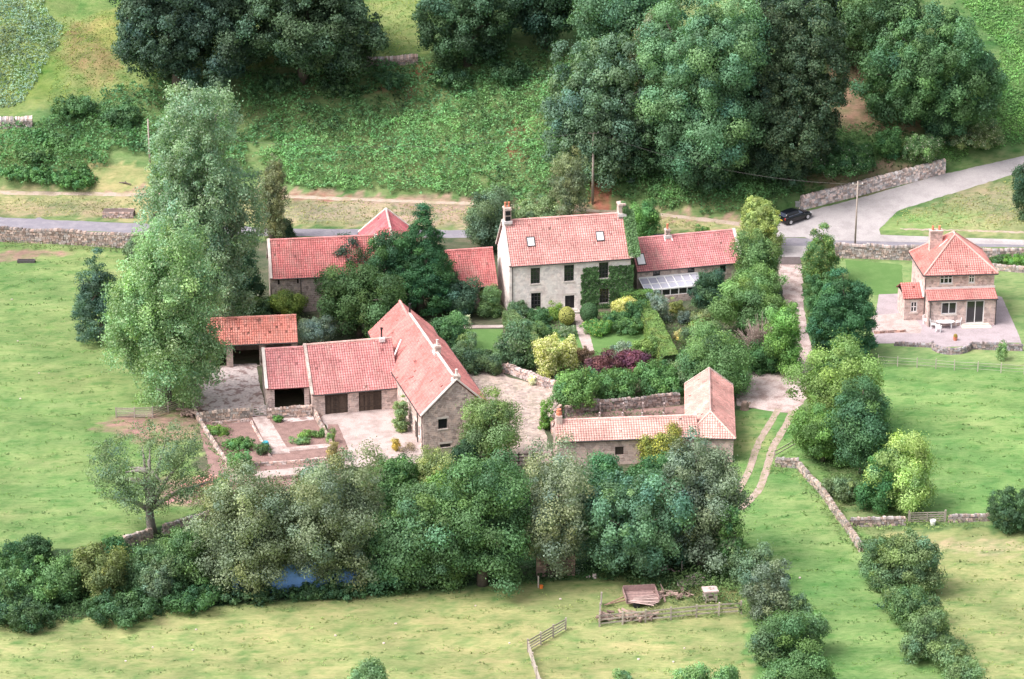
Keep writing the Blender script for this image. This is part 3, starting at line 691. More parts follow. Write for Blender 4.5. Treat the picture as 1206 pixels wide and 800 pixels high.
            li = MB(); fbox(li, f, u0-.2, z1+.002, u1+.2, z1+.26, -.025, .08); li.build("lintel", M_lintel if kind == 'door' else M_wood, d)
        elif kind == 'slit':
            g = MB(); fbox(g, f, u0, z0, u1, z1, .18, .21); g.build("window", M_dark, s.root)
    def gable(s, oe=.25, ov=.06, cop=(1, 1), ridgecol=None, gutter=True, x0=None, x1=None, var=.12, dark=.008, ridge_mat=None, cm=None):
        sl = s.rise/(s.w/2); xa = -ov if x0 is None else x0; xb = s.L+ov if x1 is None else x1; ze = s.eave-oe*sl+.12
        mb = MB(); R0 = s.ridge+.12
        tiles(mb, [(xa, -oe, ze), (xb, -oe, ze), (xb, s.w/2, R0), (xa, s.w/2, R0)], s.tile, s.seed, var=var, dark=dark)
        tiles(mb, [(xb, s.w+oe, ze), (xa, s.w+oe, ze), (xa, s.w/2, R0), (xb, s.w/2, R0)], s.tile, s.seed+1, var=var, dark=dark)
        roof = mb.build("roof", M_tile, s.root)
        c = ridgecol or tuple(min(.8, x*1.12+.06) for x in s.tile); rb = MB(); r = random.Random(s.seed); n = max(2, int((xb-xa)/.45))
        for i in range(n):
            a = xa+(xb-xa)*i/n; b = xa+(xb-xa)*(i+.96)/n; k = r.uniform(.88, 1.1)
            rb.tube([(a, s.w/2, R0+.0), (b, s.w/2, R0+.0)], .15, 8, tuple(min(.85, q*k) for q in c))
        rb.build("ridge_tiles", M_tile, roof)
        for i, (on, x) in enumerate(zip(cop, (xa, xb))):
            if not on: continue
            cb = MB()
            for y0, z0, y1, z1 in ((-oe-.03, ze+.1, s.w/2, R0+.14), (s.w+oe+.03, ze+.1, s.w/2, R0+.14)): 
                cb.rod((x, y0, z0), (x, y1, z1), .34, .14)
            cb.build("coping", cm or M_coping, roof)
        if gutter:
            for y in (-oe-.07, s.w+oe+.07):
                g = MB(); g.tube([(xa+.1, y, ze-.03), (xb-.1, y, ze-.03)], .075, 6); g.build("gutter", M_gutter, roof)
        s.ze = ze; s.R0 = R0; s.roof = roof; s.sl = sl
        return roof
    def slopez(s, y): return s.R0-abs(y-s.w/2)*s.sl
    def skylight(s, px, w=1.0, l=1.25, m=None):
        o = s.Mi @ Vector((0, 0, CAMZ)); d = s.Mi.to_3x3() @ Vector(ray(*px)); t = 200
        while (o+d*t).z > s.slopez((o+d*t).y): t += .05
        p = o+d*t; u = Vector((1, 0, 0)); v = Vector((0, 1, s.sl)).normalized(); n = u.cross(v)
        fr = MB()
        def q(a, b, c): return p+u*a+v*b+n*c
        for a0, b0, a1, b1 in ((-w/2, -l/2, -w/2+.09, l/2), (w/2-.09, -l/2, w/2, l/2), (-w/2+.09, -l/2, w/2-.09, -l/2+.09), (-w/2+.09, l/2-.09, w/2-.09, l/2)):
            fr.hull8([q(a0, b0, .02), q(a1, b0, .02), q(a1, b1, .02), q(a0, b1, .02), q(a0, b0, .15), q(a1, b0, .15), q(a1, b1, .15), q(a0, b1, .15)])
        f = fr.build("skylight", M_gutter, s.roof); g = MB(); g.poly([q(-w/2+.09, -l/2+.09, .11), q(w/2-.09, -l/2+.09, .11), q(w/2-.09, l/2-.09, .11), q(-w/2+.09, l/2-.09, .11)])
        g.build("pane", m or M_skyglass, f)
    def chimney(s, x, y, h, w=.9, d=.6, mat=None, pots=1, base=None, potm=None, flash=True, colr=(1, 1, 1)):
        z0 = (s.slopez(y) if base is None else base)-.6; z1 = s.slopez(y)+h if base is None else base+h; mb = MB()
        mb.box(x-w/2, y-d/2, z0, x+w/2, y+d/2, z1-.25, colr); mb.box(x-w/2-.07, y-d/2-.07, z1-.25, x+w/2+.07, y+d/2+.07, z1-.1, colr); mb.box(x-w/2-.02, y-d/2-.02, z1-.1, x+w/2+.02, y+d/2+.02, z1, colr)
        c = mb.build("chimney", mat or M_stone_l, s.roof if hasattr(s, 'roof') else s.root)
        for i in range(pots):
            q = MB(); px = x+(i-(pots-1)/2)*.42; q.lathe([(.15, 0), (.14, .08), (.12, .5), (.15, .55), (.15, .62), (.1, .62)], (px, y, z1), 10); q.build("chimney_pot", potm or M_terra, c)
        if flash:
            q = MB(); zz = s.slopez(y); q.box(x-w/2-.12, y-d/2-.14, zz-.25, x+w/2+.12, y-d/2-.003, zz+.12); q.build("flashing", M_lead, c)
        return c
    def pipe(s, x, y=-.09, z1=None):
        q = MB(); q.tube([(x, y, 0), (x, y, z1 or s.eave-.1)], .055, 6); q.build("drainpipe", M_gutter, s.root)
def ridge_ends(far, near, w):   # front side = the left long side of a range that runs towards the camera
    x = (near-far); x.z = 0; x.normalize(); y = Vector((-x.y, x.x, 0)); a = far-y*w/2; b = near-y*w/2; a.z = b.z = 0; return a, b
T_red = (.53, .175, .17); T_pink = (.61, .29, .27); T_bar = (.55, .21, .195); T_deep = (.49, .13, .15); T_or = (.57, .21, .17); T_pale = (.65, .375, .335); T_pk2 = (.58, .29, .26)

# farmhouse
hm = Bld("farmhouse", "two storey farmhouse with limewashed front, dark sash windows and ivy on its right half", "house", (600, 371), (742, 361), 7.5, (600, 312), (595, 261), M_white, T_pink, seed=3)
for bx in ((625, 316, 636, 334), (664.5, 312.5, 676, 331), (705.5, 309.5, 716.5, 327.5), (625.5, 345.5, 637, 364), (706, 340, 717, 356.5)): hm.op('front', bx, 'sash', ny=4, nx=3)
hm.op('front', (665.5, 348.5, 676.5, 366.8), 'door', zmin=.02, mat=M_black)
hm.walls(); hm.gable(cop=(1, 1)); hm.pipe(.35)
hm.skylight((625, 285)); hm.skylight((706.5, 278.5))
hm.chimney(.45, hm.w/2, 1.7, .8, 1.1, M_stone_l, 2); hcl = hm.roof.children[-1]; q = MB(); [q.box(.45-.3, hm.w/2-.62, z, .45+.3, hm.w/2-.551, z+.5) for z in (hm.R0+.15, hm.R0+.85)]; q.build('vent', M_black, [c for c in hm.roof.children if c.name.startswith('chimney')][0]); hc2 = hm.chimney(hm.L-.4, hm.w/2, 1.35, .8, 1.1, M_stone_l, 0)
mb = MB(); mb.box(hm.hit((667, 366))[0]-.5, -1.0, 0, hm.hit((667, 366))[0]+1.5, -.01, .17); mb.box(hm.hit((667, 366))[0]-.2, -.65, .171, hm.hit((667, 366))[0]+1.2, -.011, .34); mb.build("doorstep", M_lintel, hm.root)
sd = hm.Mi
def ivy_wall(b, plane, u0, z0, u1, z1, dens, seed, colr=(.105, .20, .08), out=.2, holes=(), ragged=.5, leaf=.2, parent=None):
    r = np.random.default_rng(seed); n = int((u1-u0)*(z1-z0)*dens); u = r.uniform(u0-.3, u1+.3, n); z = r.uniform(z0, z1+.25, n)
    e = ragged*(.5+.5*nz(u, z, 1.6, seed)); k = (u > u0+e*.8) & (u < u1+.2) & (z < z1-e*.5) & (z > z0)
    for a, b_, c, d in holes: k &= ~((u > a-.02) & (u < c+.02) & (z > b_-.02) & (z < d))
    u, z = u[k], z[k]; d = -r.uniform(.02, 1, len(u))**.7*out*(1+.5*nz(u, z, 3, 2))
    f = b.fn(plane); ps = np.array([tuple(f(a, b_, c)) for a, b_, c in zip(u, z, d)])
    nn = r.normal(size=ps.shape)*.55+np.array((0, -1, .4)) if plane == 'front' else r.normal(size=ps.shape)*.55+np.array((1, -.2, .4))
    cc = np.array(colr)[None]*(1+.3*nz(u, z, 2, 7)+r.normal(0, .18, len(u)))[:, None]
    return leaves("ivy", ps, nn, leaf, cc, None, parent or b.root, seed=seed)
ho = [o[:4] for o in hm.ops['front'] if o[0] > 9.5]
iv0 = hm.hit((683, 330))[0]
ivy_wall(hm, 'front', iv0, .0, hm.L+.15, hm.hit((700, 313))[1], 260, 5, holes=ho)
ivy_wall(hm, 'right', 0, 0, hm.w, hm.eave+.5, 120, 6)
r_ = np.random.default_rng(3)   # ivy up the right verge and over the chimney
n = 9000; t = r_.uniform(0, 1, n); side = r_.random(n) < .6
y = np.where(side, t*hm.w/2, hm.w-t*hm.w/2); y[:2600] = r_.uniform(-.2, hm.w/2, 2600); wdt = np.full(n, .5)
ps = np.stack([hm.L+r_.uniform(-.25, 1.15, n), y+r_.normal(0, .12, n), hm.slopez(hm.w/2)-(np.abs(y-hm.w/2))*hm.sl+r_.uniform(-.1, .45, n)], 1)
m2 = 3000; q = r_.normal(size=(m2, 3)); q /= np.linalg.norm(q, axis=1)[:, None]; q = q*np.array((.5, .7, 1.0))+np.array((hm.L-.05, hm.w/2, hm.R0+.45)); q[:, 0] += .35*(1.2-np.clip(q[:, 2]-hm.R0+.6, 0, 2.2))*.5
ps = np.concatenate([ps, q]); cc = np.array((.20, .33, .16))[None]*r_.uniform(.65, 1.35, (len(ps), 1))
leaves("ivy", ps, r_.normal(size=ps.shape)*.6+np.array((.2, -.5, .7)), .2, cc, None, hm.roof, seed=4)

# right wing
h2 = Bld("farmhouse_wing", "single storey right wing of the farmhouse under a deep pink pantile roof with pale coping", "house", (750, 349.5), (872, 338), 6.6, (870, 308), (855, 272.5), M_stone_l, (.57, .225, .23), seed=9)
for bx in ((769, 319, 777.5, 328), (810, 316, 818, 325), (848, 313, 855, 321)): h2.op('front', bx, 'sash', nx=2, ny=2)
h2.walls(); h2.gable(cop=(0, 1)); h2.skylight((754.5, 306), 1.1, 1.6, M_paint); h2.chimney(h2.hit((786, 270), 'mid')[0], h2.w/2, .9, .55, .55, M_stone_l, 1)
mb = MB()
for sx in (-.45, .45):
    x = h2.hit((786, 270), 'mid')[0]+sx; mb.rod((x, h2.w/2-.7, h2.slopez(h2.w/2-.7)+.12), (x, h2.w/2, h2.R0+.14), .12, .06)
mb.build("flashing", M_lead, h2.roof)
# conservatory
ca = h2.hit((752, 333))[0]; cb_ = h2.hit((821, 326))[0]; co = empty("conservatory", h2.M @ Vector((ca, 0, 0)), h2.rz, "glazed lean-to conservatory with white bars along the front of the right wing", "conservatory")
wc = cb_-ca; zt, zf, dp = 2.35, 1.75, 2.7
mb = MB(); NB = 7
for i in range(NB+1): x = wc*i/NB; mb.rod((x, -.02, zt), (x, -dp, zf), .1, .1)
mb.rod((0, -dp, zf), (wc, -dp, zf), .16, .16); mb.rod((0, -.05, zt+.05), (wc, -.05, zt+.05), .22, .16); mb.rod((0, -dp*.55, zt-.3), (wc, -dp*.55, zt-.3), .1, .1)
for i in range(NB+1): x = wc*i/NB; mb.rod((x, -dp, .05), (x, -dp, zf), .09, .09)
mb.rod((0, -dp, .9), (wc, -dp, .9), .08, .08); mb.build("frame", M_paint, co)
mb = MB()
for i in range(NB):
    for a, b in ((.02, .55), (.57, .98)):
        x0, x1 = wc*(i+.06)/NB, wc*(i+.94)/NB; z = lambda t: zt+(zf-zt)*t
        mb.poly([(x0, -dp*b, z(b)), (x1, -dp*b, z(b)), (x1, -dp*a, z(a)), (x0, -dp*a, z(a))])
mb.build("roof_glass", M_cons, co)
mb = MB()
for i in range(NB): mb.poly([(wc*(i+.08)/NB, -dp, .95), (wc*(i+.92)/NB, -dp, .95), (wc*(i+.92)/NB, -dp, zf-.08), (wc*(i+.08)/NB, -dp, zf-.08)])
mb.build("side_glass", M_glass, co); mb = MB(); mb.box(0, -dp-.1, 0, wc, -dp+.1, .85, skip=(0,)); mb.build("wall", M_stone_d, co)
# left link
h3 = Bld("link_range", "low red tiled link between the farmhouse gable and the dark conical tree", "outbuilding", (530, 366.5), (586, 362.5), 6.4, (583, 334.8), (579, 293), M_stone_d, T_red, seed=12)
h3.op('front', (565, 337, 575, 360), 'garage', zmin=.02); h3.walls(); h3.gable(cop=(0, 0))
# barn behind the trees
h4 = Bld("stone_barn", "long stone barn with red pantiles, slit windows and dark drainpipe behind the yard trees", "barn", (321, 369), (446, 363), 6.8, (320.8, 327), (317, 284), M_stone_d, T_red, seed=15)
for bx in ((327, 329, 329.5, 335.5), (349.5, 328.5, 352, 334.5), (370.5, 327, 373.5, 333.5), (400, 326, 403, 332)): h4.op('front', bx, 'slit')
h4.walls(); h4.gable(cop=(1, 1), var=.13, dark=.02); h4.pipe(h4.hit((354.5, 340))[0])
a, b = ridge_ends(P(455, 247, 6.0), P(462, 279, 6.0), 6.6)
h5 = Bld("gabled_barn", "steep crimson roofed barn standing end-on beside the road with pale ridge and verges", "barn", a, b, 6.6, 3.1, 5.9, M_stone_d, T_deep, seed=18)
h5.walls(); h5.gable(cop=(1, 1), ridgecol=(.62, .42, .4))
a = P(326, 352); a2 = P(395, 349)
h5b = Bld("rear_shed", "low pinkish roofed range just behind the ridge of the long stone barn", "outbuilding", h4.M @ Vector((1.0, h4.w+.3, 0)), h4.M @ Vector((9.3, h4.w+.3, 0)), 3.4, 4.4, 5.6, M_stone_l, T_pk2, seed=19)
h5b.walls(); h5b.gable(cop=(0, 0), gutter=False)
# open cart shed
h6 = Bld("cart_shed", "open fronted shed with three dark bays on brick pillars under a bright orange-red roof", "shed", (246, 433.5), (351, 429), 5.0, (349.8, 401.5), (347.6, 372.5), M_stone_l, T_or, seed=22)
for bx in ((249, 406, 267, 432), (273.8, 406, 306, 430.5), (313, 403.5, 344, 429.5)): h6.op('front', bx, 'hole', zmin=.02)
h6.walls(); h6.gable(cop=(0, 0), var=.13, dark=.07)
# garage range
h7 = Bld("byre", "small stone byre with an open dark bay, lowest tiled bay left of the garages", "outbuilding", (315.5, 488.5), (365, 485.5), 7.4, (316, 457), (306.5, 412.8), M_stone_d, (.56, .23, .23), seed=25)
h7.op('front', (323, 458, 359, 486), 'hole', zmin=.02); h7.walls(); h7.gable(cop=(1, 0), gutter=False)
h8 = Bld("garage_range", "stone garage range with two dark plank double doors facing the pink gravel court", "garage", (368.5, 490), (470, 481), 8.4, (368.7, 463.5), (360, 407.5), M_stone, (.56, .235, .23), seed=28)
for bx in ((382.5, 464, 410.2, 490), (422.4, 461, 450, 486)): h8.op('front', bx, 'garage', zmin=.02)
h8.walls(); h8.gable(cop=(1, 0), ridgecol=(.62, .4, .36), cm=M_stone_l)
q = MB(); xx = h8.hit((449.5, 400), 'mid')[0]; q.tube([(xx, h8.w/2, h8.R0), (xx, h8.w/2, h8.R0+1.1)], .09, 8); q.tube([(xx, h8.w/2, h8.R0+1.1), (xx, h8.w/2, h8.R0+1.3)], .15, 8); q.build("flue", M_black, h8.roof)
q = MB(); q.box(xx-.3, h8.w/2-.5, h8.R0-.25, xx+.3, h8.w/2+.1, h8.R0+.17); q.build("flashing", M_lead, h8.roof)
# big barn running towards the camera
ZR = 7.7
na, fa = P(537.5, 447.5, ZR), P(482.5, 369, ZR); a, b = ridge_ends(fa, na, 7.4)
h9 = Bld("barn_conversion", "big stone barn conversion with its gable end towards us, small square window and pale ridge", "barn", a, b, 7.4, 4.05, ZR-.12, M_stone, T_bar, seed=31)
h9.op('right', (516, 494, 527, 504.5), 'sash', ny=1, nx=1); h9.op('right', (518, 523.5, 531, 534), 'sash', ny=2, nx=2)
for u, zz, wdt, hh, kd in ((h9.L-1.6, .9, .6, 1.2, 'white'), (h9.L-3.2, .02, 1.0, 2.1, 'door'), (h9.L-5.2, .9, .8, 1.3, 'white'), (h9.L-7.6, .9, .8, 1.3, 'white'), (h9.L-2.6, 2.6, .5, .8, 'white')):
    h9.ops['front'].append((u-wdt/2, zz, u+wdt/2, zz+hh, kd, {}))
h9.walls(); h9.gable(cop=(0, 1), ridgecol=(.70, .58, .54), var=.12, dark=.02); h9.pipe(h9.L-2.2); h9.pipe(h9.L-.2)
h9.chimney(h9.hit((514, 415), 'mid')[0], h9.w/2+.1, .85, .75, .6, M_stone_l, 1, potm=M_coping); h9.chimney(h9.L-.35, h9.w/2+.1, .55, .6, .7, M_stone_l, 1, potm=M_coping)
q = MB(); q.tube([(.1, h9.w/2, h9.R0-.1), (.1, h9.w/2, h9.R0+1.0)], .1, 8); q.tube([(.1, h9.w/2, h9.R0+1.0), (.1, h9.w/2, h9.R0+1.2)], .16, 8); q.build("flue", M_black, h9.roof)
fb = P(471, 354.5, ZR-.7); a, b = ridge_ends(fb, fa+Vector((0, .12, 0)), 7.0)
hA = Bld("barn_annexe", "lower far end of the big barn, its roof set down behind a pale verge", "barn", a, b, 7.0, 3.6, ZR-.85, M_stone, T_bar, seed=34)
hA.walls(); hA.gable(cop=(0, 0))
mb = MB(); va, vb = h9.Mi @ P(472.5, 400, h8.R0+.12), h9.Mi @ P(459.5, 430, h9.ze+.25); mb.rod(va, vb, .22, .08); mb.build('flashing', M_lead, h9.roof)   # lead valley
# stables
RZ = 4.65
ra, rb_ = P(861, 454, 2.85), P(864, 515.5, 2.85); ra.z = rb_.z = 0; d = (rb_-ra).normalized(); yv = Vector((-d.y, d.x, 0)); WB = 4.9
hS = Bld("stable_end_block", "pale pink hipped stable block at the right end of the low range", "stable", ra-yv*WB, rb_-yv*WB, WB, 2.85, RZ, M_brick, T_pale, seed=37)
s_ = hS; mbw = MB()
for pl in ('front', 'back', 'left', 'right'): wallgrid(mbw, s_.fn(pl), 0, s_.L if pl in ('front', 'back') else s_.w, -.3, s_.eave, [])
f = s_.fn('left'); mbw.poly([f(0, s_.eave, 0), f(s_.w, s_.eave, 0), f(s_.w/2, s_.ridge, 0)]); mbw.build("wall", M_brick, s_.root)
oe = .22; sl = s_.rise/(s_.w/2); ze = s_.eave-oe*sl+.1; R0 = s_.ridge+.1; xa, xb, xr = -.1, s_.L+oe, s_.L-s_.w/2
mb = MB(); tiles(mb, [(xa, -oe, ze), (xb, -oe, ze), (xr, s_.w/2, R0), (xa, s_.w/2, R0)], (.62, .33, .29), 41); tiles(mb, [(xb, s_.w+oe, ze), (xa, s_.w+oe, ze), (xa, s_.w/2, R0), (xr, s_.w/2, R0)], (.58, .30, .27), 42)  # right slope tinted darker than left: light from the left put into colour
tiles(mb, [(xb, -oe, ze), (xb, s_.w+oe, ze), (xr, s_.w/2, R0)], T_pale, 43); rf = mb.build("roof", M_tile, s_.root)
mb = MB(); mb.tube([(xa, s_.w/2, R0+.02), (xr, s_.w/2, R0+.02)], .13, 8, (.5, .32, .3)); mb.tube([(xr, s_.w/2, R0+.02), (xb, -oe, ze+.05)], .1, 6, (.66, .44, .38)); mb.tube([(xr, s_.w/2, R0+.02), (xb, s_.w+oe, ze+.05)], .1, 6, (.66, .44, .38)); mb.build("ridge_tiles", M_tile, rf)
mb = MB(); mb.rod((xa, -oe, ze+.1), (xa, s_.w/2, R0+.12), .22, .12); mb.rod((xa, s_.w+oe, ze+.1), (xa, s_.w/2, R0+.12), .22, .12); mb.build("coping", M_stone_l, rf)
mb = MB(); mb.tube([(xb+.06, -oe, ze-.03), (xb+.06, s_.w+oe, ze-.03)], .07, 6); mb.build("gutter", M_gutter, rf)
cR = hS.M @ Vector((hS.L-.02, 1.2, 0))
hT = Bld("stable_range", "long low stable range with a pale pink pantile roof and one small black opening", "stable", (656, 550), cR, 3.8, (657, 519), (659.4, 496.3), M_brick, T_pale, seed=45)
hT.op('front', (724.5, 526.5, 734.5, 536), 'slit'); hT.walls(); hT.gable(cop=(0, 0), dark=.01, var=.1)
q = MB(); q.box(.05, hT.w/2-.5, hT.ridge-.9, .7, hT.w/2+.5, hT.ridge+.75); q.build("chimney", M_stone_l, hT.roof); q = MB(); q.lathe([(.3, 0), (.3, .35), (.24, .4), (.24, .65)], (.38, hT.w/2, hT.ridge+.75), 10); q.build("chimney_pot", M_terra, hT.roof)

# cottage
hC = Bld("cottage", "square two storey cottage with a hipped pink roof, white windows and lean-to facing the lawn", "house", (1088, 379), (1168, 376.5), 7.6, (1168, 319), 9.0, M_brick, (.58, .24, .22), seed=50)
c = hC; LB = c.L
lean_d = 1.7; ltz = c.hit((1120, 339))[1]
c.op('front', (1107.5, 321.5, 1122, 334.5), 'white', nx=3, ny=2); c.op('front', (1141.5, 321, 1148, 333.5), 'white', nx=2, ny=2)
mbw = MB()
for pl in ('front', 'back', 'left', 'right'): wallgrid(mbw, c.fn(pl), 0, LB if pl in ('front', 'back') else c.w, -.3, c.eave, c.ops[pl])
mbw.build("wall", M_brick, c.root)
for u0, z0, u1, z1, kd, kw in c.ops['front']: c.fit(c.fn('front'), u0, z0, u1, z1, kd, kw)
oe = .35; ax = LB*.5; y1, y2 = c.w*.5, c.w*.62; pz = c.eave+3.3; ze = c.eave-.25
A, B, D, E = (-oe, -oe, ze), (LB+oe, -oe, ze), (LB+oe, c.w+oe, ze), (-oe, c.w+oe, ze); K1, K2 = (ax, y1, pz), (ax, y2, pz)
mb = MB(); tiles(mb, [A, B, K1], c.tile, 51, var=.08); tiles(mb, [B, D, K2, K1], c.tile, 52, var=.08); tiles(mb, [D, E, K2], c.tile, 53, var=.08); tiles(mb, [E, A, K1, K2], (.56, .17, .15), 54, var=.08)
rf = mb.build("roof", M_tile, c.root); c.roof = rf
mb = MB()
for a, b in ((A, K1), (B, K1), (D, K2), (E, K2), (K1, K2)): mb.tube([Vector(a)+Vector((0, 0, .06)), Vector(b)+Vector((0, 0, .06))], .12, 6, (.68, .36, .33))
mb.build("ridge_tiles", M_tile, rf)
g = MB(); g.tube([(-oe, -oe-.06, ze-.08), (LB+oe, -oe-.06, ze-.08)], .07, 6); g.tube([(-oe-.06, -oe, ze-.08), (-oe-.06, c.w+oe, ze-.08)], .07, 6); g.build("gutter", M_gutter, rf)
q = MB(); cx, cy = 2.0, c.w*.62; zc = c.eave+1.0
q.box(cx-.75, cy-.4, zc, cx+.75, cy+.4, pz+.15); q.box(cx-.82, cy-.47, pz+.15, cx+.82, cy+.47, pz+.35); ch = q.build("chimney", M_brick, rf)
for sx in (-.4, .4): q = MB(); q.lathe([(.16, 0), (.15, .1), (.13, .45), (.16, .5)], (cx+sx, cy, pz+.351), 10); q.build("chimney_pot", M_terra, ch)
q = MB(); q.rod((cx-.4, cy-.85, c.eave+1.15), (ax-.9, y1-.1, pz-.55), .14, .12); q.build("flashing", M_lead, ch)
# lean-to front
f = lambda u, z, d: Vector((u, -lean_d+d, z)); lez = c.hit((1130, 352), 'front', -lean_d)[1]
def opf(bx, zmin=None):
    a = c.hit((bx[0], bx[1]), 'front', -lean_d); b = c.hit((bx[2], bx[3]), 'front', -lean_d); return (a[0], b[1] if zmin is None else zmin, b[0], a[1])
o1 = opf((1109, 356.5, 1126.5, 370)); o2 = opf((1138.5, 354.5, 1158.5, 378), .25)
mb = MB(); wallgrid(mb, f, .05, LB-.05, -.3, lez, [o1, o2])
for x in (.05, LB-.05): mb.poly([(x, -lean_d, -.3), (x, 0, -.3), (x, 0, ltz-.1), (x, -lean_d, lez)])
mb.build("lean_to_wall", M_brick, c.root); c.fit(f, *o1, 'white', dict(nx=2, ny=1)); c.fit(f, *o2, 'white', dict(nx=2, ny=1, lintel=0))
mb = MB(); tiles(mb, [(-.1, -lean_d-.25, lez-.05), (LB+.1, -lean_d-.25, lez-.05), (LB+.1, -.02, ltz-.1), (-.1, -.02, ltz-.1)], c.tile, 57, var=.08); lr = mb.build("lean_to_roof", M_tile, c.root)
mb = MB(); mb.box(-.15, -.12, ltz-.12, LB+.12, -.012, ltz+.12); mb.build("flashing", M_lead, lr); g = MB(); g.tube([(-.1, -lean_d-.32, lez-.1), (LB+.1, -lean_d-.32, lez-.1)], .07, 6); g.build("gutter", M_gutter, lr)
c.pipe(-.08, -.1, 5.6); c.pipe(.3, -lean_d-.09, lez-.1); c.pipe(LB-.05, -lean_d-.09, lez-.1)
for i, dd in enumerate((1.1, .75, .4)):
    mb = MB(); mb.box(o2[0]-.6+.1*i, -lean_d-dd, .1*i, o2[2]+.8-.1*i, -lean_d-.012, .1*i+.098); mb.build("step", M_lintel, c.root)
# cottage porch
px0 = -2.3; pw = 2.2; py0, py1 = .6, 4.4; pe = 2.9; pr = 4.1
mb = MB(); fpz = lambda u, z, d: Vector((u, py0+d, z)); wo = (-1.55, 1.0, -.75, 2.35)
wallgrid(mb, fpz, px0, 0, -.3, pe, [wo]); mb.poly([(px0, py0, -.3), (px0, py1, -.3), (px0, py1, pe), (px0, py0, pe)]); mb.poly([(px0, py1, -.3), (0, py1, -.3), (0, py1, pe), (px0, py1, pe)])
mb.build("porch_wall", M_brick, c.root); c.fit(fpz, *wo, 'white', dict(nx=2, ny=2))
mb = MB(); tiles(mb, [(px0-.2, py0-.25, pe-.05), (-.02, py0-.25, pe-.05), (-.02, (py0+py1)/2, pr), (px0-.2, (py0+py1)/2, pr)], (.54, .18, .165), 58); tiles(mb, [(-.02, py1+.25, pe-.05), (px0-.2, py1+.25, pe-.05), (px0-.2, (py0+py1)/2, pr), (-.02, (py0+py1)/2, pr)], (.54, .18, .165), 59)
mb.build("porch_roof", M_tile, c.root)
mb = MB(); mb.rod((-.1, py0-.2, pe+.1), (-.1, (py0+py1)/2, pr+.15), .16, .1); mb.build("flashing", M_lead, c.root)
# ---------------------------------------------------------------- vegetation
DK = (.045, .085, .045); BL = (.055, .10, .06); AS = (.095, .185, .085); MG = (.075, .145, .05); OL = (.10, .125, .065); WI = (.135, .17, .105)
PO = (.17, .25, .155); YG = (.23, .29, .08); LG = (.12, .22, .06); GR = (.12, .16, .12); CN = (.045, .10, .05)
BIG = dict(leaf=.46)
# hillside trees, back to front
HT = "trees on the hillside above the road"
plant("tree", "dark tree cut by the top edge behind the bare brown strip", "tree", (880, -40, 1000, 62), (.03, .055, .035), k=1.1, **BIG, group=HT)
plant("tree", "pale green ash tree at the top edge, behind the two tallest trees", "tree", (672, -50, 800, 92), (.075, .14, .075), k=1.15, leaf=.45, cr=1.4, bump=.2, group=HT)
plant("tree", "narrow dark crown at the top edge between rounded conifer and ash", "tree", (592, -45, 690, 55), (.035, .07, .04), k=1.05, **BIG, group=HT)
plant("tree", "big spreading blue-green sycamore with visible trunk above the silvery poplar", "tree", (132, -62, 292, 100), (.052, .088, .062), prof='dome', k=1.25, leaf=.45, cr=1.15, bump=.2, trunk=True, group=HT)
plant("tree", "broad dark crown cut by the top edge next to the blue-green sycamore", "tree", (262, -70, 450, 88), (.055, .092, .052), prof='dome', k=1.15, leaf=.46, cr=1.2, bump=.15, trunk=True, group=HT)
plant("tree", "dense rounded dark green tree beside the open grass gap on the hill", "tree", (490, -50, 612, 78), (.045, .085, .045), k=1.0, leaf=.42, cr=1.1, bump=.08, trunk=True, group=HT)
plant("tree", "very dark oak with fine dense crown, right of the tall pale ash", "tree", (856, 4, 996, 215), (.052, .085, .048), prof='round', k=1.0, leaf=.40, cr=.95, bump=.16, dep=1.0, tip=((.12, .15, .08), .08), trunk=True, group=HT)
plant("tree", "brownish green tree crown wedged between the grey-green tree and pale ash", "tree", (742, 15, 800, 150), (.11, .12, .07), k=1.3, leaf=.36, bump=.12, group=HT)
plant("tree", "grey-green open crowned tree behind the wooden pole on the bracken bank", "tree", (640, 45, 775, 222), (.10, .16, .10), k=.86, leaf=.42, cr=1.0, bump=.22, fill=.85, trunk=True, dep=.6, group=HT)
plant("tree", "tallest pale green ash tree with puffed clumps, above the car", "tree", (748, -8, 904, 205), (.105, .19, .10), prof='round', k=1.15, leaf=.38, cr=1.3, bump=.24, dep=.95, nrand=.3, trunk=True, group=HT)
plant("bush", "dark green undergrowth bush at the foot of the tallest ash", "bush", (775, 150, 870, 226), (.05, .10, .05), leaf=.36, bump=.15)
plant("bush", "dark leafy bush under the very dark oak, near the car", "bush", (868, 160, 950, 222), (.045, .085, .05), leaf=.34, bump=.15)
plant("bush", "dark shrub under the grey-green tree beside the wooden pole", "bush", (705, 150, 795, 205), (.05, .10, .05), leaf=.36, bump=.15)
plant("tree", "dark green tree cut by the top edge right of the brown strip", "tree", (990, -40, 1095, 92), (.07, .125, .055), k=1.1, leaf=.40, cr=1.1, bump=.16, group=HT)
plant("tree", "broad rounded ash right of the bare brown hillside strip", "tree", (1012, 8, 1180, 150), (.075, .145, .065), k=1.05, leaf=.40, cr=1.2, bump=.16, trunk=True, group=HT)
plant("bush", "dark green bush under the broad ash at the edge of the verge", "bush", (1082, 110, 1135, 172), (.045, .095, .05), leaf=.32, bump=.14)
plant("bush", "small green bush above the roadside retaining wall", "bush", (1030, 150, 1062, 188), (.07, .15, .055), leaf=.28)
plant("bush", "leafy shrub mixed with pale flowers over the retaining wall end", "bush", (1062, 158, 1110, 192), (.10, .17, .07), leaf=.26, tip=((.5, .5, .4), .08))
plant("bush", "pale flowering scrub beside the verge below the bright bracken", "bush", (1108, 140, 1182, 176), (.13, .18, .08), leaf=.26, tip=((.5, .5, .35), .14))
plant("bush", "low dark scrub left of the retaining wall above the car", "bush", (950, 165, 1030, 208), (.055, .12, .05), leaf=.28, tip=((.4, .42, .35), .03))
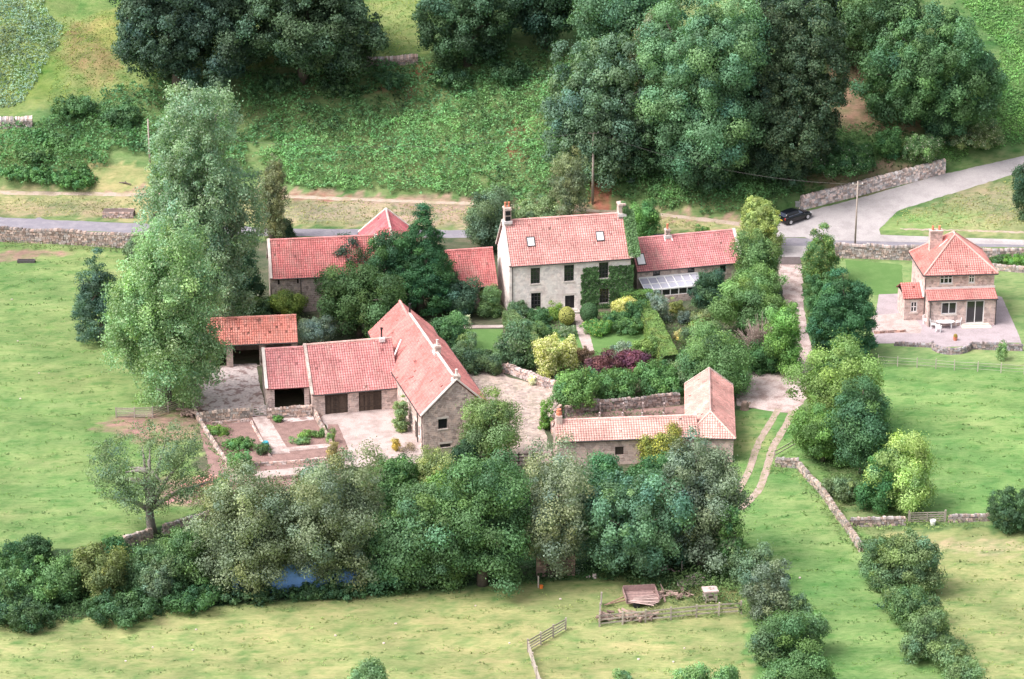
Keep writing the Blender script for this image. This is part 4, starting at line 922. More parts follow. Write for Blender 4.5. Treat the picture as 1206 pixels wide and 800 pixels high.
plant("bush", "dark bushy tree cut by the right edge of the picture above the junction island", "bush", (1192, 185, 1232, 262), (.05, .09, .045), leaf=.28)
# roadside and village trees
plant("bush", "small dark bush between the slender olive tree and stone barn", "bush", (318, 258, 348, 284), (.035, .07, .04), leaf=.24)
plant("tree", "slender olive brown tree beside the road, right of the silvery poplar", "tree", (301, 184, 340, 284), (.15, .165, .09), prof='egg', k=1.05, leaf=.22, cr=.4, fill=.7, bump=.25)
plant("tree", "tallest silvery green poplar standing against the bracken bank", "tree", (168, 104, 306, 385), PO, prof='poplar', spray=1.9, k=1.15, leaf=.34, cr=.85, gaps=1.7, bump=.26, dep=.8, hv=.05, trunk=True, nrand=.8, fill=.85, tip=((.30, .37, .27), .16), bark=M_greybark)
plant("bush", "dark green lower tree between poplar and stone barn", "bush", (248, 275, 312, 372), (.06, .12, .065), leaf=.28, bump=.2)
plant("tree", "blue-green bushy tree on the field side of the poplars", "tree", (86, 294, 158, 402), (.065, .115, .08), prof='cone', k=1.0, leaf=.26, cr=.65, bump=.14, trunk=True)
plant("tree", "front poplar with pale green leaves shading the hurdle fence", "tree", (124, 262, 262, 476), (.175, .27, .135), prof='round', spray=1.8, k=1.02, leaf=.32, cr=.8, gaps=1.8, bump=.26, dep=.8, hv=.06, nrand=.8, fill=.8, tip=((.33, .42, .25), .14), trunk=True, bark=M_greybark)
plant("bush", "low ragged bush against the road wall by the poplars", "bush", (145, 275, 182, 312), (.10, .14, .08), leaf=.24)
plant("shrub", "yellow-green shrub growing against the stone barn wall", "shrub", (316, 342, 362, 378), (.17, .22, .06), leaf=.22)
plant("shrub", "low dark green shrub between stone barn and open shed", "shrub", (286, 350, 325, 378), (.07, .12, .055), leaf=.24)
plant("shrub", "silvery leaved round shrub behind the garage range", "shrub", (352, 371, 396, 408), (.20, .26, .21), leaf=.20)
plant("tree", "dark holly tree with glossy highlights in front of the stone barn", "tree", (376, 277, 436, 345), (.05, .085, .06), k=1.3, leaf=.26, bump=.18, tip=((.28, .33, .28), .07), trunk=True)
plant("tree", "dense green tree behind the garage range roof", "tree", (374, 312, 474, 398), (.07, .125, .05), k=1.05, leaf=.30, bump=.16, trunk=True)
plant("tree", "dark green tree rounding off the left flank of the conical one", "tree", (428, 272, 492, 365), (.05, .11, .05), k=1.05, leaf=.26, bump=.12)
plant("tree", "tall dark conical evergreen left of the farmhouse link", "tree", (452, 242, 540, 372), (.045, .115, .05), prof='cone', k=1.0, leaf=.24, cr=.62, bump=.10, trunk=True)
plant("shrub", "dark blue-green shrub under the low link range", "shrub", (518, 328, 566, 376), (.055, .10, .065), leaf=.24)
plant("shrub", "light green climber shrub by the link range doorway", "shrub", (562, 336, 592, 376), (.12, .19, .08), leaf=.2)
plant("shrub", "round green shrub beside the ridge of the big barn", "shrub", (508, 368, 552, 416), (.075, .155, .07), leaf=.24)
plant("shrub", "grey-green shrub between big barn roof and the lawn", "shrub", (532, 392, 572, 442), (.10, .155, .085), leaf=.22)
plant("shrub", "low shrub tumbling over the left end of the garden wall", "shrub", (558, 412, 592, 442), (.09, .14, .075), leaf=.22)
plant("shrub", "white flowering shrub near the end of the garden path", "shrub", (540, 371, 556, 384), (.34, .36, .26), leaf=.16)
plant("tree", "grey-green tree behind the left chimney of the farmhouse", "tree", (548, 220, 610, 296), (.09, .135, .08), k=1.0, leaf=.26, bump=.2)
plant("bush", "pale green bush behind the farmhouse ridge", "bush", (600, 228, 660, 270), (.15, .21, .11), leaf=.26, bump=.2)
plant("birch_tree", "feathery grey-green birch behind the farmhouse roof", "tree", (644, 176, 694, 262), (.15, .18, .105), spray=1.7, prof='egg', k=1.05, leaf=.22, cr=.6, fill=.7, bump=.24, trunk=True, bark=M_greybark)
plant("bush", "fresh green bush right of the ivy covered chimney", "bush", (736, 236, 778, 286), (.09, .19, .06), leaf=.24, bump=.2)
plant("shrub", "small round shrub on the verge behind the right wing", "shrub", (818, 264, 836, 276), (.12, .2, .07), leaf=.2)
plant("tree", "yellow-green willow tree on the verge left of the black car", "tree", (868, 233, 922, 296), (.24, .29, .11), prof='egg', k=1.05, leaf=.24, cr=.5, bump=.22, fill=.8)
plant("tree", "green tree at the pale gable end of the right wing", "tree", (862, 272, 920, 345), (.105, .175, .07), k=1.05, leaf=.26, bump=.22)
plant("bush", "leafy green bush beside the drive below the gable tree", "bush", (850, 312, 925, 370), (.11, .19, .07), leaf=.26, bump=.2)
plant("tree", "dark blue-green small tree at the end of the conservatory", "tree", (812, 318, 858, 372), (.055, .11, .065), k=1.0, leaf=.24, bump=.18)
plant("tree", "spreading apple tree in the orchard left of the drive", "tree", (838, 330, 928, 400), (.12, .20, .075), k=.95, leaf=.26, bump=.2, trunk=True)
plant("tree", "bright green tree leaning over the drive by the gate pier", "tree", (900, 358, 945, 442), (.12, .225, .065), k=.95, leaf=.26, bump=.22, trunk=True)
plant("shrub", "shaded green shrub behind the gate pier", "shrub", (872, 402, 922, 442), (.06, .135, .05), leaf=.24)
plant("tree", "dense green tree beside the hipped stable roof", "tree", (800, 380, 884, 465), (.105, .185, .075), k=.95, leaf=.26, bump=.16, trunk=True)
plant("shrub", "pale layered shrub left of the hipped stable roof", "shrub", (782, 424, 828, 462), (.15, .21, .11), leaf=.24)
plant("shrub", "feathery grey shrub beside the conservatory", "shrub", (762, 342, 790, 382), (.17, .21, .17), leaf=.18, cr=.35)
plant("shrub", "small yellow-leaved shrub in front of the conservatory", "shrub", (788, 350, 806, 370), (.20, .22, .08), leaf=.17)
plant("shrub", "dark grey-green shrub beyond the clipped hedge", "shrub", (798, 366, 818, 382), (.09, .12, .10), leaf=.18)
plant("shrub", "golden tipped shrub on the stone path beyond the hedge", "shrub", (812, 364, 842, 384), (.16, .19, .09), leaf=.18)
plant("shrub", "yellow flowering plant near the right clipped hedge end", "shrub", (792, 388, 806, 402), (.36, .32, .16), leaf=.16)
plant("shrub", "mixed light green shrub bed right of the clipped hedge", "shrub", (800, 378, 850, 412), (.13, .19, .09), leaf=.2)
# twiggy bare shrub
g = P(893, 428); tw = empty("dead_shrub", g, 0, "bare grey twiggy shrub among the orchard greenery", "shrub"); mb = MB(); r = random.Random(8)
for i in range(170):
    a = r.uniform(0, 6.28); e = r.uniform(.15, 1.35); d = Vector((math.cos(a)*math.sin(e), math.sin(a)*math.sin(e)*.8, math.cos(e)+.1)); L = r.uniform(3.2, 4.6)
    st = Vector((r.uniform(-.6, .6), r.uniform(-.4, .4), r.uniform(.2, 2.2))); mid = st+d*L*.5+Vector((0, 0, r.uniform(-.2, .3)))
    mb.tube([st, mid, st+d*L*.85], [.05, .035, .02], 3, (1, 1, 1), False)
    for k in range(3): q = mid+Vector((r.uniform(-.7, .7), r.uniform(-.7, .7), r.uniform(0, .8))); mb.tube([mid, q], [.025, .012], 3, (1, 1, 1), False)
M_twig = plain("twig", (.36, .28, .25), .9, .2); mb.build("branches", M_twig, tw)
# conifers and trees right of the drive
CV = "evergreens along the drive"
plant("conifer", "variegated evergreen column at the drive mouth by the road wall", "tree", (944, 264, 988, 335), (.09, .165, .06), prof='egg', k=.95, leaf=.24, bump=.12, tip=((.36, .4, .14), .10), group=CV)
plant("conifer", "low evergreen between drive mouth column and the large dark conifer", "tree", (946, 322, 990, 374), (.07, .15, .06), prof='round', k=.9, leaf=.24, bump=.12, group=CV)
plant("conifer", "largest dark green conifer between the drive and cottage", "tree", (953, 318, 1032, 422), (.045, .115, .055), prof='egg', k=.98, leaf=.25, cr=.7, bump=.10, trunk=True, group=CV)
plant("conifer", "dark evergreen skirt low beside the drive under the large conifer", "tree", (950, 366, 985, 412), (.06, .13, .065), k=.9, leaf=.24, bump=.12, group=CV)
plant("tree", "light olive green tree in front of the largest conifer", "tree", (926, 398, 1038, 512), (.15, .225, .075), k=1.0, leaf=.28, bump=.22, fill=.8, trunk=True)
plant("tree", "dark green bushy tree in the middle of the paddock clump", "tree", (975, 446, 1056, 560), (.06, .125, .06), k=.98, leaf=.27, bump=.2, trunk=True)
plant("tree", "low green tree over the top of the dry stone wall", "tree", (930, 478, 1008, 548), (.11, .195, .06), k=.95, leaf=.27, bump=.2, trunk=True)
plant("tree", "pale yellow-green tree on the field side of the paddock clump", "tree", (1022, 510, 1100, 602), (.23, .32, .12), prof='round', k=.95, leaf=.26, bump=.2, trunk=True)
plant("tree", "small dark green tree at the corner of the stone walls", "tree", (1008, 530, 1064, 604), (.06, .145, .055), prof='egg', k=.95, leaf=.24, bump=.12)
plant("bush", "straggly low bush along the diagonal dry stone wall", "bush", (968, 560, 1012, 590), (.13, .18, .09), leaf=.22)
plant("bush", "round dark clipped looking bush at the right edge beyond the gate", "bush", (1163, 574, 1222, 628), (.05, .095, .045), leaf=.22, bump=.08, cr=.5)
# clump on the right bottom hedge
for i, (bb, c, lb) in enumerate([((1012, 632, 1064, 692), (.11, .17, .075), "first bush of the field hedge, touching the end of the stone wall"), ((1042, 626, 1112, 705), (.115, .17, .085), "tallest spreading bush of the field hedge below the gate"),
        ((1046, 690, 1100, 742), (.08, .14, .06), "dark low bush in the middle of the field hedge"), ((1066, 715, 1122, 770), (.10, .155, .07), "bush leaning along the lower half of the field hedge"),
        ((1094, 750, 1140, 795), (.11, .165, .075), "rounded bush near the bottom end of the field hedge"), ((1112, 775, 1160, 830), (.12, .18, .08), "last bush of the field hedge, cut by the bottom edge")]):
    plant("hedge_bush", lb, "bush", bb, c, leaf=.24, bump=.2, group="bushes of the hedge between the two lower right fields")
for i, (bb, c, lb) in enumerate([((862, 640, 915, 700), (.10, .15, .085), "grey-green bush at the top of the paddock hedge, right of the white hive"), ((875, 660, 932, 742), (.12, .155, .11), "silvery grey bush leaning over the end of the rail fence"),
        ((892, 720, 950, 785), (.08, .145, .06), "dark green bush below the silvery grey one in the paddock hedge"), ((930, 722, 976, 775), (.11, .19, .09), "upright light green sapling beside the paddock hedge"), ((905, 755, 985, 830), (.085, .155, .06), "wide green bush of the paddock hedge cut by the bottom edge")]):
    plant("hedge_bush", lb, "bush", bb, c, leaf=.24, bump=.2, group="bushes of the hedge beside the rail fence")
# the belt below the yards
BT = "trees of the belt below the farmyards"
plant("tree", "yellow-leaved shrub tree leaning on the low stable roof", "tree", (752, 500, 806, 552), (.24, .25, .06), k=.95, leaf=.22, bump=.2, tip=((.14, .17, .06), .4))
plant("tree", "airy green tree at the corner of the big barn", "tree", (542, 458, 614, 546), (.15, .21, .085), prof='round', k=1.05, leaf=.25, fill=.7, bump=.24, trunk=True)
plant("bush", "very dark round bush against the big barn gable", "bush", (530, 518, 566, 556), (.035, .07, .035), leaf=.22)
plant("tree", "bright green tree behind the belt at the court's lower edge", "tree", (430, 536, 502, 598), (.07, .14, .055), k=1.0, leaf=.27, group=BT)
plant("tree", "thin straw coloured tree between court and belt", "tree", (488, 526, 532, 590), (.21, .25, .11), k=1.1, leaf=.22, fill=.6, bump=.25, group=BT)
plant("tree", "light yellowish green tree in front of the barn gable window", "tree", (500, 552, 560, 610), (.13, .22, .065), k=1.0, leaf=.26, group=BT)
plant("tree", "dark green tree under the barn corner within the belt", "tree", (442, 570, 552, 697), (.085, .15, .07), k=.95, leaf=.32, bump=.18, trunk=True, group=BT)
plant("tree", "bright mid green tree in the centre of the belt", "tree", (512, 534, 624, 694), (.08, .15, .065), k=.97, leaf=.32, bump=.2, trunk=True, group=BT)
plant("tree", "low blue-green tree left of centre at the belt's foot", "tree", (420, 612, 500, 698), (.075, .145, .065), k=.95, leaf=.30, bump=.18, group=BT)
plant("tree", "dark glossy tree behind the silver willow and blue-green ash", "tree", (672, 535, 752, 620), (.05, .12, .055), k=1.0, leaf=.28, group=BT)
plant("tree", "dark leafy tree below the black stable opening", "tree", (735, 536, 800, 610), (.055, .13, .055), k=1.0, leaf=.28, group=BT)
plant("willow_tree", "silver grey willow rising over the brown woodpile", "tree", (598, 516, 698, 676), (.175, .205, .135), spray=1.7, prof='egg', k=1.05, leaf=.28, cr=.85, bump=.2, fill=.75, trunk=True, group=BT)
plant("ash_tree", "blue-green ash with starry leaf clumps above the old trailer", "tree", (674, 556, 816, 678), (.085, .155, .09), k=.98, leaf=.34, cr=.95, bump=.16, nrand=.4, trunk=True, group=BT)
plant("willow_tree", "large grey-green willow at the right end of the belt", "tree", (774, 510, 878, 668), (.135, .17, .115), spray=1.7, prof='egg', k=1.02, leaf=.28, cr=.9, bump=.2, trunk=True, group=BT)
plant("tree", "green bush tree closing the right end of the belt", "tree", (838, 588, 880, 680), (.08, .16, .06), k=.95, leaf=.27, group=BT)
plant("willow_tree", "left olive grey willow hiding the blue sheet", "tree", (226, 546, 352, 696), (.145, .175, .105), spray=1.7, prof='round', k=1.02, leaf=.28, cr=.95, bump=.22, fill=.75, trunk=True, group=BT)
plant("willow_tree", "wide olive grey willow below the kitchen garden", "tree", (316, 530, 458, 690), (.15, .18, .11), spray=1.7, prof='round', k=1.05, leaf=.28, cr=1.0, bump=.24, fill=.70, trunk=True, group=BT)
plant("bush", "dark scrub under the olive willows at the field edge", "bush", (248, 682, 330, 714), (.05, .095, .045), leaf=.28, group=BT)
plant("bush", "shadowy scrub under the wide willow at the field edge", "bush", (328, 680, 432, 708), (.05, .10, .045), leaf=.28, group=BT)
for bb, c, lb in [((140, 636, 198, 700), (.075, .13, .06), "green bush below the end of the long field wall"), ((190, 620, 246, 702), (.08, .14, .06), "tall green bush right of the field wall gap"), ((86, 640, 152, 712), (.12, .145, .055), "brown tinged hawthorn in the lower left hedge"),
                  ((4, 656, 92, 718), (.09, .17, .065), "light green spreading bush in the lower left hedge"), ((-30, 640, 40, 705), (.05, .11, .045), "dark bush at the left edge above the stone trough"), ((16, 630, 62, 668), (.05, .10, .045), "small dark bush standing up behind the lower left hedge"), ((118, 632, 150, 662), (.05, .12, .05), "little dark green bush at the start of the long field wall"),
                  ((100, 690, 190, 738), (.05, .10, .045), "low dark scrub along the foot of the left hedge"), ((-20, 700, 70, 745), (.05, .095, .045), "low dark scrub in the lower left corner hedge"), ((180, 680, 262, 722), (.045, .10, .04), "low dark scrub joining hedge and willows")]:
    plant("hedge_bush", lb, "bush", bb, c, leaf=.26, bump=.18, group="bushes of the lower left hedge")
# lone gnarled tree in the field
oak = plant("tree", "gnarled open tree with bare grey limbs beside the long field wall", "tree", (104, 496, 256, 606), (.125, .175, .095), prof='round', k=1.5, leaf=.24, cr=.6, bump=.34, fill=.36, inner=.1, trunk=True, dep=.6, gaps=.5, spray=1.9, bark=M_greybark, limb=1.5)
# garden
for nm, bb, c, lb, kw in [
    ("shrub", (583, 376, 633, 437), (.095, .16, .085), "big rounded evergreen shrub at the corner of the low garden wall", dict(tip=((.25, .3, .22), .08))),
    ("shrub", (628, 394, 660, 446), (.30, .33, .10), "left half of the cream and green variegated shrubs above the garden wall", dict(tip=((.80, .76, .45), .5), leaf=.24)),
    ("shrub", (650, 395, 681, 438), (.30, .33, .10), "right half of the cream and green variegated shrubs beside the brick path", dict(tip=((.82, .78, .47), .5), leaf=.24)),
    ("shrub", (720, 350, 750, 376), (.36, .37, .13), "bright yellow shrub in front of the ivy wall", dict(tip=((.75, .70, .35), .4), leaf=.22)),
    ("shrub", (688, 412, 730, 446), (.12, .055, .065), "left purple leaved shrub at the top of the bank", dict(leaf=.24)),
    ("shrub", (722, 412, 768, 442), (.13, .05, .075), "right purple leaved shrub nearest the clipped hedge", dict(leaf=.24)),
    ("shrub", (674, 408, 700, 428), (.15, .10, .07), "small red tinged shrub where the brick path ends", dict(leaf=.2)),
    ("shrub", (650, 434, 704, 486), (.10, .185, .065), "wide leafy green shrub at the left end of the bank over the stables", dict(leaf=.28)),
    ("shrub", (690, 434, 748, 474), (.085, .165, .06), "middle green shrub of the bank over the stables", dict(leaf=.28)),
    ("shrub", (738, 424, 804, 470), (.08, .16, .06), "right green shrub of the bank over the stables", dict(leaf=.28)),
    ("shrub", (718, 402, 748, 424), (.16, .21, .16), "grey lavender shrub at the lawn's lower edge", dict(leaf=.2)),
    ("shrub", (742, 396, 780, 426), (.15, .23, .08), "pale green bushy shrub between lawn and clipped hedge", dict(leaf=.22)),
    ("shrub", (736, 352, 762, 386), (.055, .12, .05), "dark green shrub behind the bright yellow one", dict(leaf=.22)),
    ("shrub", (598, 354, 624, 376), (.10, .16, .085), "grey-green shrub by the farmhouse drainpipe", dict(leaf=.2)),
    ("shrub", (622, 362, 650, 384), (.06, .125, .055), "dark shrub under the lower left farmhouse window", dict(leaf=.2)),
    ("shrub", (644, 354, 664, 378), (.19, .28, .07), "lime green shrub left of the farmhouse door", dict(leaf=.2)),
    ("shrub", (656, 382, 680, 398), (.15, .21, .12), "low pale shrub beside the top of the brick path", dict(leaf=.18, tip=((.4, .42, .34), .15))),
    ("shrub", (684, 376, 722, 396), (.09, .19, .055), "low green shrub on the right of the brick path", dict(leaf=.2, tip=((.4, .42, .12), .12))),
    ("shrub", (708, 366, 742, 388), (.07, .145, .055), "dark rounded shrub in front of the ivy", dict(leaf=.2)),
    ("shrub", (722, 374, 758, 396), (.085, .16, .06), "green shrub below the bright yellow one", dict(leaf=.2)),
    ("shrub", (614, 378, 648, 402), (.10, .165, .07), "mixed green shrub between clipped hedge and variegated shrub", dict(leaf=.2)),
    ("shrub", (652, 440, 668, 458), (.06, .13, .05), "small dark shrub under the variegated shrubs", dict(leaf=.2)),
    ("shrub", (622, 442, 633, 454), (.62, .60, .45), "small white flowering shrub against the low garden wall", dict(leaf=.16)),
    ("shrub", (634, 470, 652, 508), (.11, .21, .05), "grassy green shrub left of the curved stable yard wall", dict(leaf=.2)),
    ("shrub", (462, 466, 482, 512), (.16, .22, .10), "pale climbing shrub on the left wall of the big barn", dict(leaf=.2)),
    ("shrub", (466, 496, 478, 506), (.10, .21, .06), "small round shrub in the gravel court by the barn wall", dict(leaf=.16)),
    ("shrub", (460, 516, 472, 532), (.40, .30, .08), "yellow flowering shrub in the gravel court", dict(leaf=.15)),
    ("shrub", (470, 520, 490, 534), (.20, .16, .12), "brown tinged planting by the barn corner", dict(leaf=.16)),
    ("shrub", (1164, 300, 1182, 314), (.07, .13, .05), "dark shrub between the two walls behind the cottage", dict(leaf=.2)),
    ("shrub", (1180, 298, 1212, 316), (.10, .20, .05), "bright shrub between the two walls at the right edge", dict(leaf=.2)),
    ("shrub", (1172, 400, 1188, 426), (.14, .22, .09), "thin sapling on the cottage lawn by the wire fence", dict(leaf=.16, fill=.5)),
    ("tree", (410, 776, 458, 830), (.12, .19, .09), "treetop poking up at the bottom edge, left of centre", dict(leaf=.24)),
    ("tree", (722, 788, 748, 830), (.12, .20, .09), "small treetop at the bottom edge below the rail fence", dict(leaf=.22)),
    ("tree", (792, 782, 838, 834), (.14, .24, .11), "larger leafy treetop at the bottom edge, right of centre", dict(leaf=.24)),
    ("tree", (838, 784, 872, 834), (.13, .23, .10), "leafy treetop beside the larger one at the bottom edge", dict(leaf=.24)),
    ("tree", (884, 788, 920, 834), (.13, .22, .10), "last treetop at the bottom edge, nearest the paddock hedge", dict(leaf=.24)),
    ("shrub", (244, 500, 270, 514), (.13, .22, .06), "low leafy crop in the left kitchen garden bed", dict(leaf=.16)),
    ("shrub", (262, 514, 300, 532), (.085, .17, .06), "dark leafy vegetables beside the blue barrel", dict(leaf=.2)),
    ("shrub", (268, 532, 298, 556), (.12, .24, .09), "bright cabbages in the lower left kitchen garden bed", dict(leaf=.24)),
    ("shrub", (298, 520, 320, 536), (.07, .12, .055), "small dark bush next to the blue barrel", dict(leaf=.18)),
    ("shrub", (321, 489, 334, 498), (.11, .22, .06), "small green clump at the top of the right kitchen bed", dict(leaf=.16)),
    ("shrub", (250, 558, 270, 585), (.085, .18, .06), "green shrub at the foot of the diagonal garden wall", dict(leaf=.2)),
    ("shrub", (384, 504, 396, 524), (.16, .24, .09), "trailing green plants along the wall of the gravel court", dict(leaf=.16)),
]:
    kw.setdefault('bump', .22); plant(nm, lb, nm if nm == "tree" else "shrub", bb, c, **kw)
def ball(label, bb, c, leaf=.13):
    x0, y0, x1, y1 = bb; g = G((x0+x1)/2, y1-1); s = scale(g); r0 = (x1-x0)/2/s; hz = (y1-y0)/2/s
    root = empty("topiary_ball", g, 0, label, "topiary"); r = np.random.default_rng(int(x0)); n = int(900*r0*r0*4)
    d = r.normal(size=(n, 3)); d /= np.linalg.norm(d, axis=1)[:, None]; ps = d*np.array((r0, r0, hz))*(1+r.normal(0, .02, n))[:, None]+np.array((0, 0, hz*.95))
    cc = np.array(c)[None]*FOL*(1+r.normal(0, .13, n))[:, None]; leaves("foliage", ps, d+.35*r.normal(size=(n, 3)), leaf, cc, None, root, seed=int(x0))
    m = MB(); m.lathe([(r0*.05, .03), (r0*.6, hz*.3), (r0*.9, hz*.95), (r0*.6, hz*1.6), (r0*.05, hz*1.87)], n=14); m.build("core", M_hedge, root, True)
M_hedge = plain("hedge_inside", (.03, .05, .02), .95, .3, 4)
ball("dark green clipped ball to the right of the farmhouse door", (683, 356, 704, 380), (.06, .12, .055))
ball("golden green clipped ball to the left of the farmhouse steps", (658, 361, 677, 383), (.30, .30, .10))
ball("smallest clipped ball, half way down the flower bed", (640, 383, 650, 394), (.06, .13, .07))
def clipped(label, pts, w, h, c, seed):
    W_ = [P(*p) for p in pts]; o = W_[0].copy(); root = empty("clipped_hedge", o, 0, label, "hedge"); r = np.random.default_rng(seed); PS = []; NN = []; core = MB()
    for a, b in zip(W_, W_[1:]):
        d = (b-a); L = d.length; d.normalize(); nn = Vector((-d.y, d.x, 0)); A = a-o
        M = Matrix(((d.x, nn.x, 0, A.x), (d.y, nn.y, 0, A.y), (0, 0, 1, 0), (0, 0, 0, 1)))
        core.box(0, -w/2+.1, 0, L, w/2-.1, h-.12, M=M)
        per = 2*h+w; n = int(per*(L+.6)*190); u = r.uniform(-.3, L+.3, n); t = r.uniform(0, per, n)
        y = np.where(t < h, -w/2, np.where(t < h+w, t-h-w/2, w/2)); z = np.where(t < h, t, np.where(t < h+w, h, per-t))
        ny = np.where(t < h, -1.0, np.where(t < h+w, 0, 1)); nz_ = np.where((t >= h) & (t < h+w), 1.0, 0)
        rd = np.clip(z/h, 0, 1)**5*.16; y = y*(1-rd); wb = .07*nz(u, z+y, 1.5, seed); y = y+ny*wb; z = z+nz_*wb-.10*nz_*np.abs(2*y/w)**3
        PS.append(np.stack([A.x+d.x*u+nn.x*y, A.y+d.y*u+nn.y*y, z], 1)); NN.append(np.stack([nn.x*ny, nn.y*ny, nz_], 1))
    ps = np.concatenate(PS); n3 = np.concatenate(NN)+.45*r.normal(size=ps.shape)
    cc = np.array(c)[None]*FOL*(1+.22*nz(ps[:, 0], ps[:, 1]+ps[:, 2], 2.2, 3)+r.normal(0, .1, len(ps)))[:, None]
    cc[:, 0] *= 1+.25*np.clip(nz(ps[:, 0], ps[:, 1], 1.3, 9), 0, 1)
    leaves("foliage", ps+r.normal(0, .03, ps.shape), n3, .15, cc, None, root, seed=seed); core.build("core", M_hedge, root)
clipped("long clipped hedge running down the right side of the lawn", [(758, 374), (772, 400), (789, 436)], 2.1, 2.0, (.13, .205, .07), 3)
clipped("short clipped hedge between the ivy wall and conservatory", [(733, 362), (766, 361)], 1.9, 2.0, (.10, .19, .06), 4)
clipped("clipped hedge running down from the farmhouse's left corner", [(600, 382), (630, 415)], 1.6, 1.7, (.12, .18, .085), 5)
# countless small things
BR = (.135, .275, .115); BD = (.095, .20, .085)  # the dark tone is older bracken with the hill trees' shade put in
scatter("bracken", [([(285, 100), (330, 160), (300, 190), (330, 221), (560, 232), (600, 245), (650, 238), (700, 232), (704, 205), (760, 236), (800, 246), (900, 240), (935, 238), (950, 205), (880, 160), (760, 150), (690, 60), (640, 95), (520, 125), (420, 150), (340, 165)], BR)],
        46, .34, BR, seed=11, hgt=.6, vv=.45, patch=.6, pth=-.85, mound=.9)
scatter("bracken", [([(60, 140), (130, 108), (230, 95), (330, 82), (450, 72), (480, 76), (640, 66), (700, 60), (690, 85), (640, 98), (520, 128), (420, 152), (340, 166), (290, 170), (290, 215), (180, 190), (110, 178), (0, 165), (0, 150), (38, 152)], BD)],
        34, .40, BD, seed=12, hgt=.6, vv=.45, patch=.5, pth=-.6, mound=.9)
scatter("bracken", [([(-150, 160), (0, 165), (70, 168), (130, 178), (128, 196), (105, 200), (112, 222), (60, 222), (0, 210), (-150, 208)], (.10, .21, .085))], 34, .42, BR, seed=13, hgt=.9, vv=.3, patch=0, mound=.9)
scatter("bracken", [([(-250, -30), (20, -30), (60, 15), (75, 40), (55, 70), (40, 105), (20, 125), (-250, 130)], (.19, .28, .21))], 34, .32, BR, seed=14, hgt=.5, vv=.35, patch=1.4)
scatter("bracken", [([(1085, -60), (1500, -60), (1500, 150), (1206, 168), (1160, 178), (1120, 190), (1100, 192), (1095, 150), (1170, 120), (1180, 60)], (.15, .30, .10))], 36, .32, BR, seed=15, hgt=.5, vv=.3, patch=.8)
scatter("undergrowth", [([(930, 190), (1110, 180), (1106, 197), (1040, 216), (960, 226), (935, 232), (925, 215)], (.075, .135, .05)), ([(940, 140), (985, 150), (1060, 150), (1100, 170), (1100, 190), (930, 200)], (.065, .14, .05))], 16, .34, BR, seed=16, hgt=.4, patch=1.2)
scatter("undergrowth", [([(705, 212), (760, 205), (860, 205), (945, 200), (938, 244), (905, 252), (860, 252), (800, 246), (740, 238), (708, 236)], (.085, .18, .07))], 34, .34, BR, seed=34, hgt=.7, patch=.6, pth=-.8, mound=.5, vv=.4)
scatter("weeds", [([(662, 497), (800, 496), (800, 486), (700, 489), (664, 494)], (.12, .14, .08)), ([(735, 676), (868, 668), (872, 712), (820, 716), (785, 716), (780, 700), (735, 690)], (.13, .19, .08)), ([(715, 722), (790, 718), (860, 712), (862, 724), (716, 735)], (.19, .22, .10))], 26, .22, BR, seed=33, hgt=.7, patch=1.2)
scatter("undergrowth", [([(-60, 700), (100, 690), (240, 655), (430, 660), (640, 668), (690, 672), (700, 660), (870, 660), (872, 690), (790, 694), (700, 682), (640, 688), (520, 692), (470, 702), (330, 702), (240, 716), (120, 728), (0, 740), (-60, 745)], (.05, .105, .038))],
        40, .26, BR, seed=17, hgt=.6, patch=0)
scatter("undergrowth", [([(240, 600), (330, 590), (500, 560), (600, 555), (860, 560), (865, 660), (600, 665), (420, 660), (240, 660)], (.07, .13, .045))], 16, .28, BR, seed=18, hgt=.6, patch=1.2)
scatter("undergrowth", [([(862, 650), (885, 650), (905, 700), (960, 790), (990, 850), (950, 850), (900, 760), (868, 725), (790, 700), (800, 680), (860, 690)], (.09, .15, .055)), ([(1012, 640), (1040, 650), (1110, 740), (1170, 820), (1150, 830), (1090, 770), (1030, 690)], (.09, .15, .055))], 34, .25, BR, seed=19, hgt=1.2, patch=0, mound=.8, vv=.4)
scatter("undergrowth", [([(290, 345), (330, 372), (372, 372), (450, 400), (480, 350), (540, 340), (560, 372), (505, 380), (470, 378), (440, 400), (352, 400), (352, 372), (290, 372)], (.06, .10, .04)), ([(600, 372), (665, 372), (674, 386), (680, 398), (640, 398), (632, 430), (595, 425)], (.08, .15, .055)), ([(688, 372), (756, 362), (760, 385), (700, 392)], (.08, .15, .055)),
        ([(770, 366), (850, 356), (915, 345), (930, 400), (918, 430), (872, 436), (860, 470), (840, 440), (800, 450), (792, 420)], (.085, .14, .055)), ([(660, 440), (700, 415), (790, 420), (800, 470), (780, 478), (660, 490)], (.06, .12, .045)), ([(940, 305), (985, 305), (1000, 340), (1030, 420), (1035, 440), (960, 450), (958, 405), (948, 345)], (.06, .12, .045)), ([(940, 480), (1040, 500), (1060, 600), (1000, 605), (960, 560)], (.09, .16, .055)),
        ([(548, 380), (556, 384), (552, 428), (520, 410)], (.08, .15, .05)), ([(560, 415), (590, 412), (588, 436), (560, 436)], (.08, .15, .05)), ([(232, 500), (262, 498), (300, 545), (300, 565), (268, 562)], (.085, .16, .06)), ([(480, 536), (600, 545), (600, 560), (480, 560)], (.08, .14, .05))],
        24, .22, BR, seed=20, hgt=.35, patch=1.0)
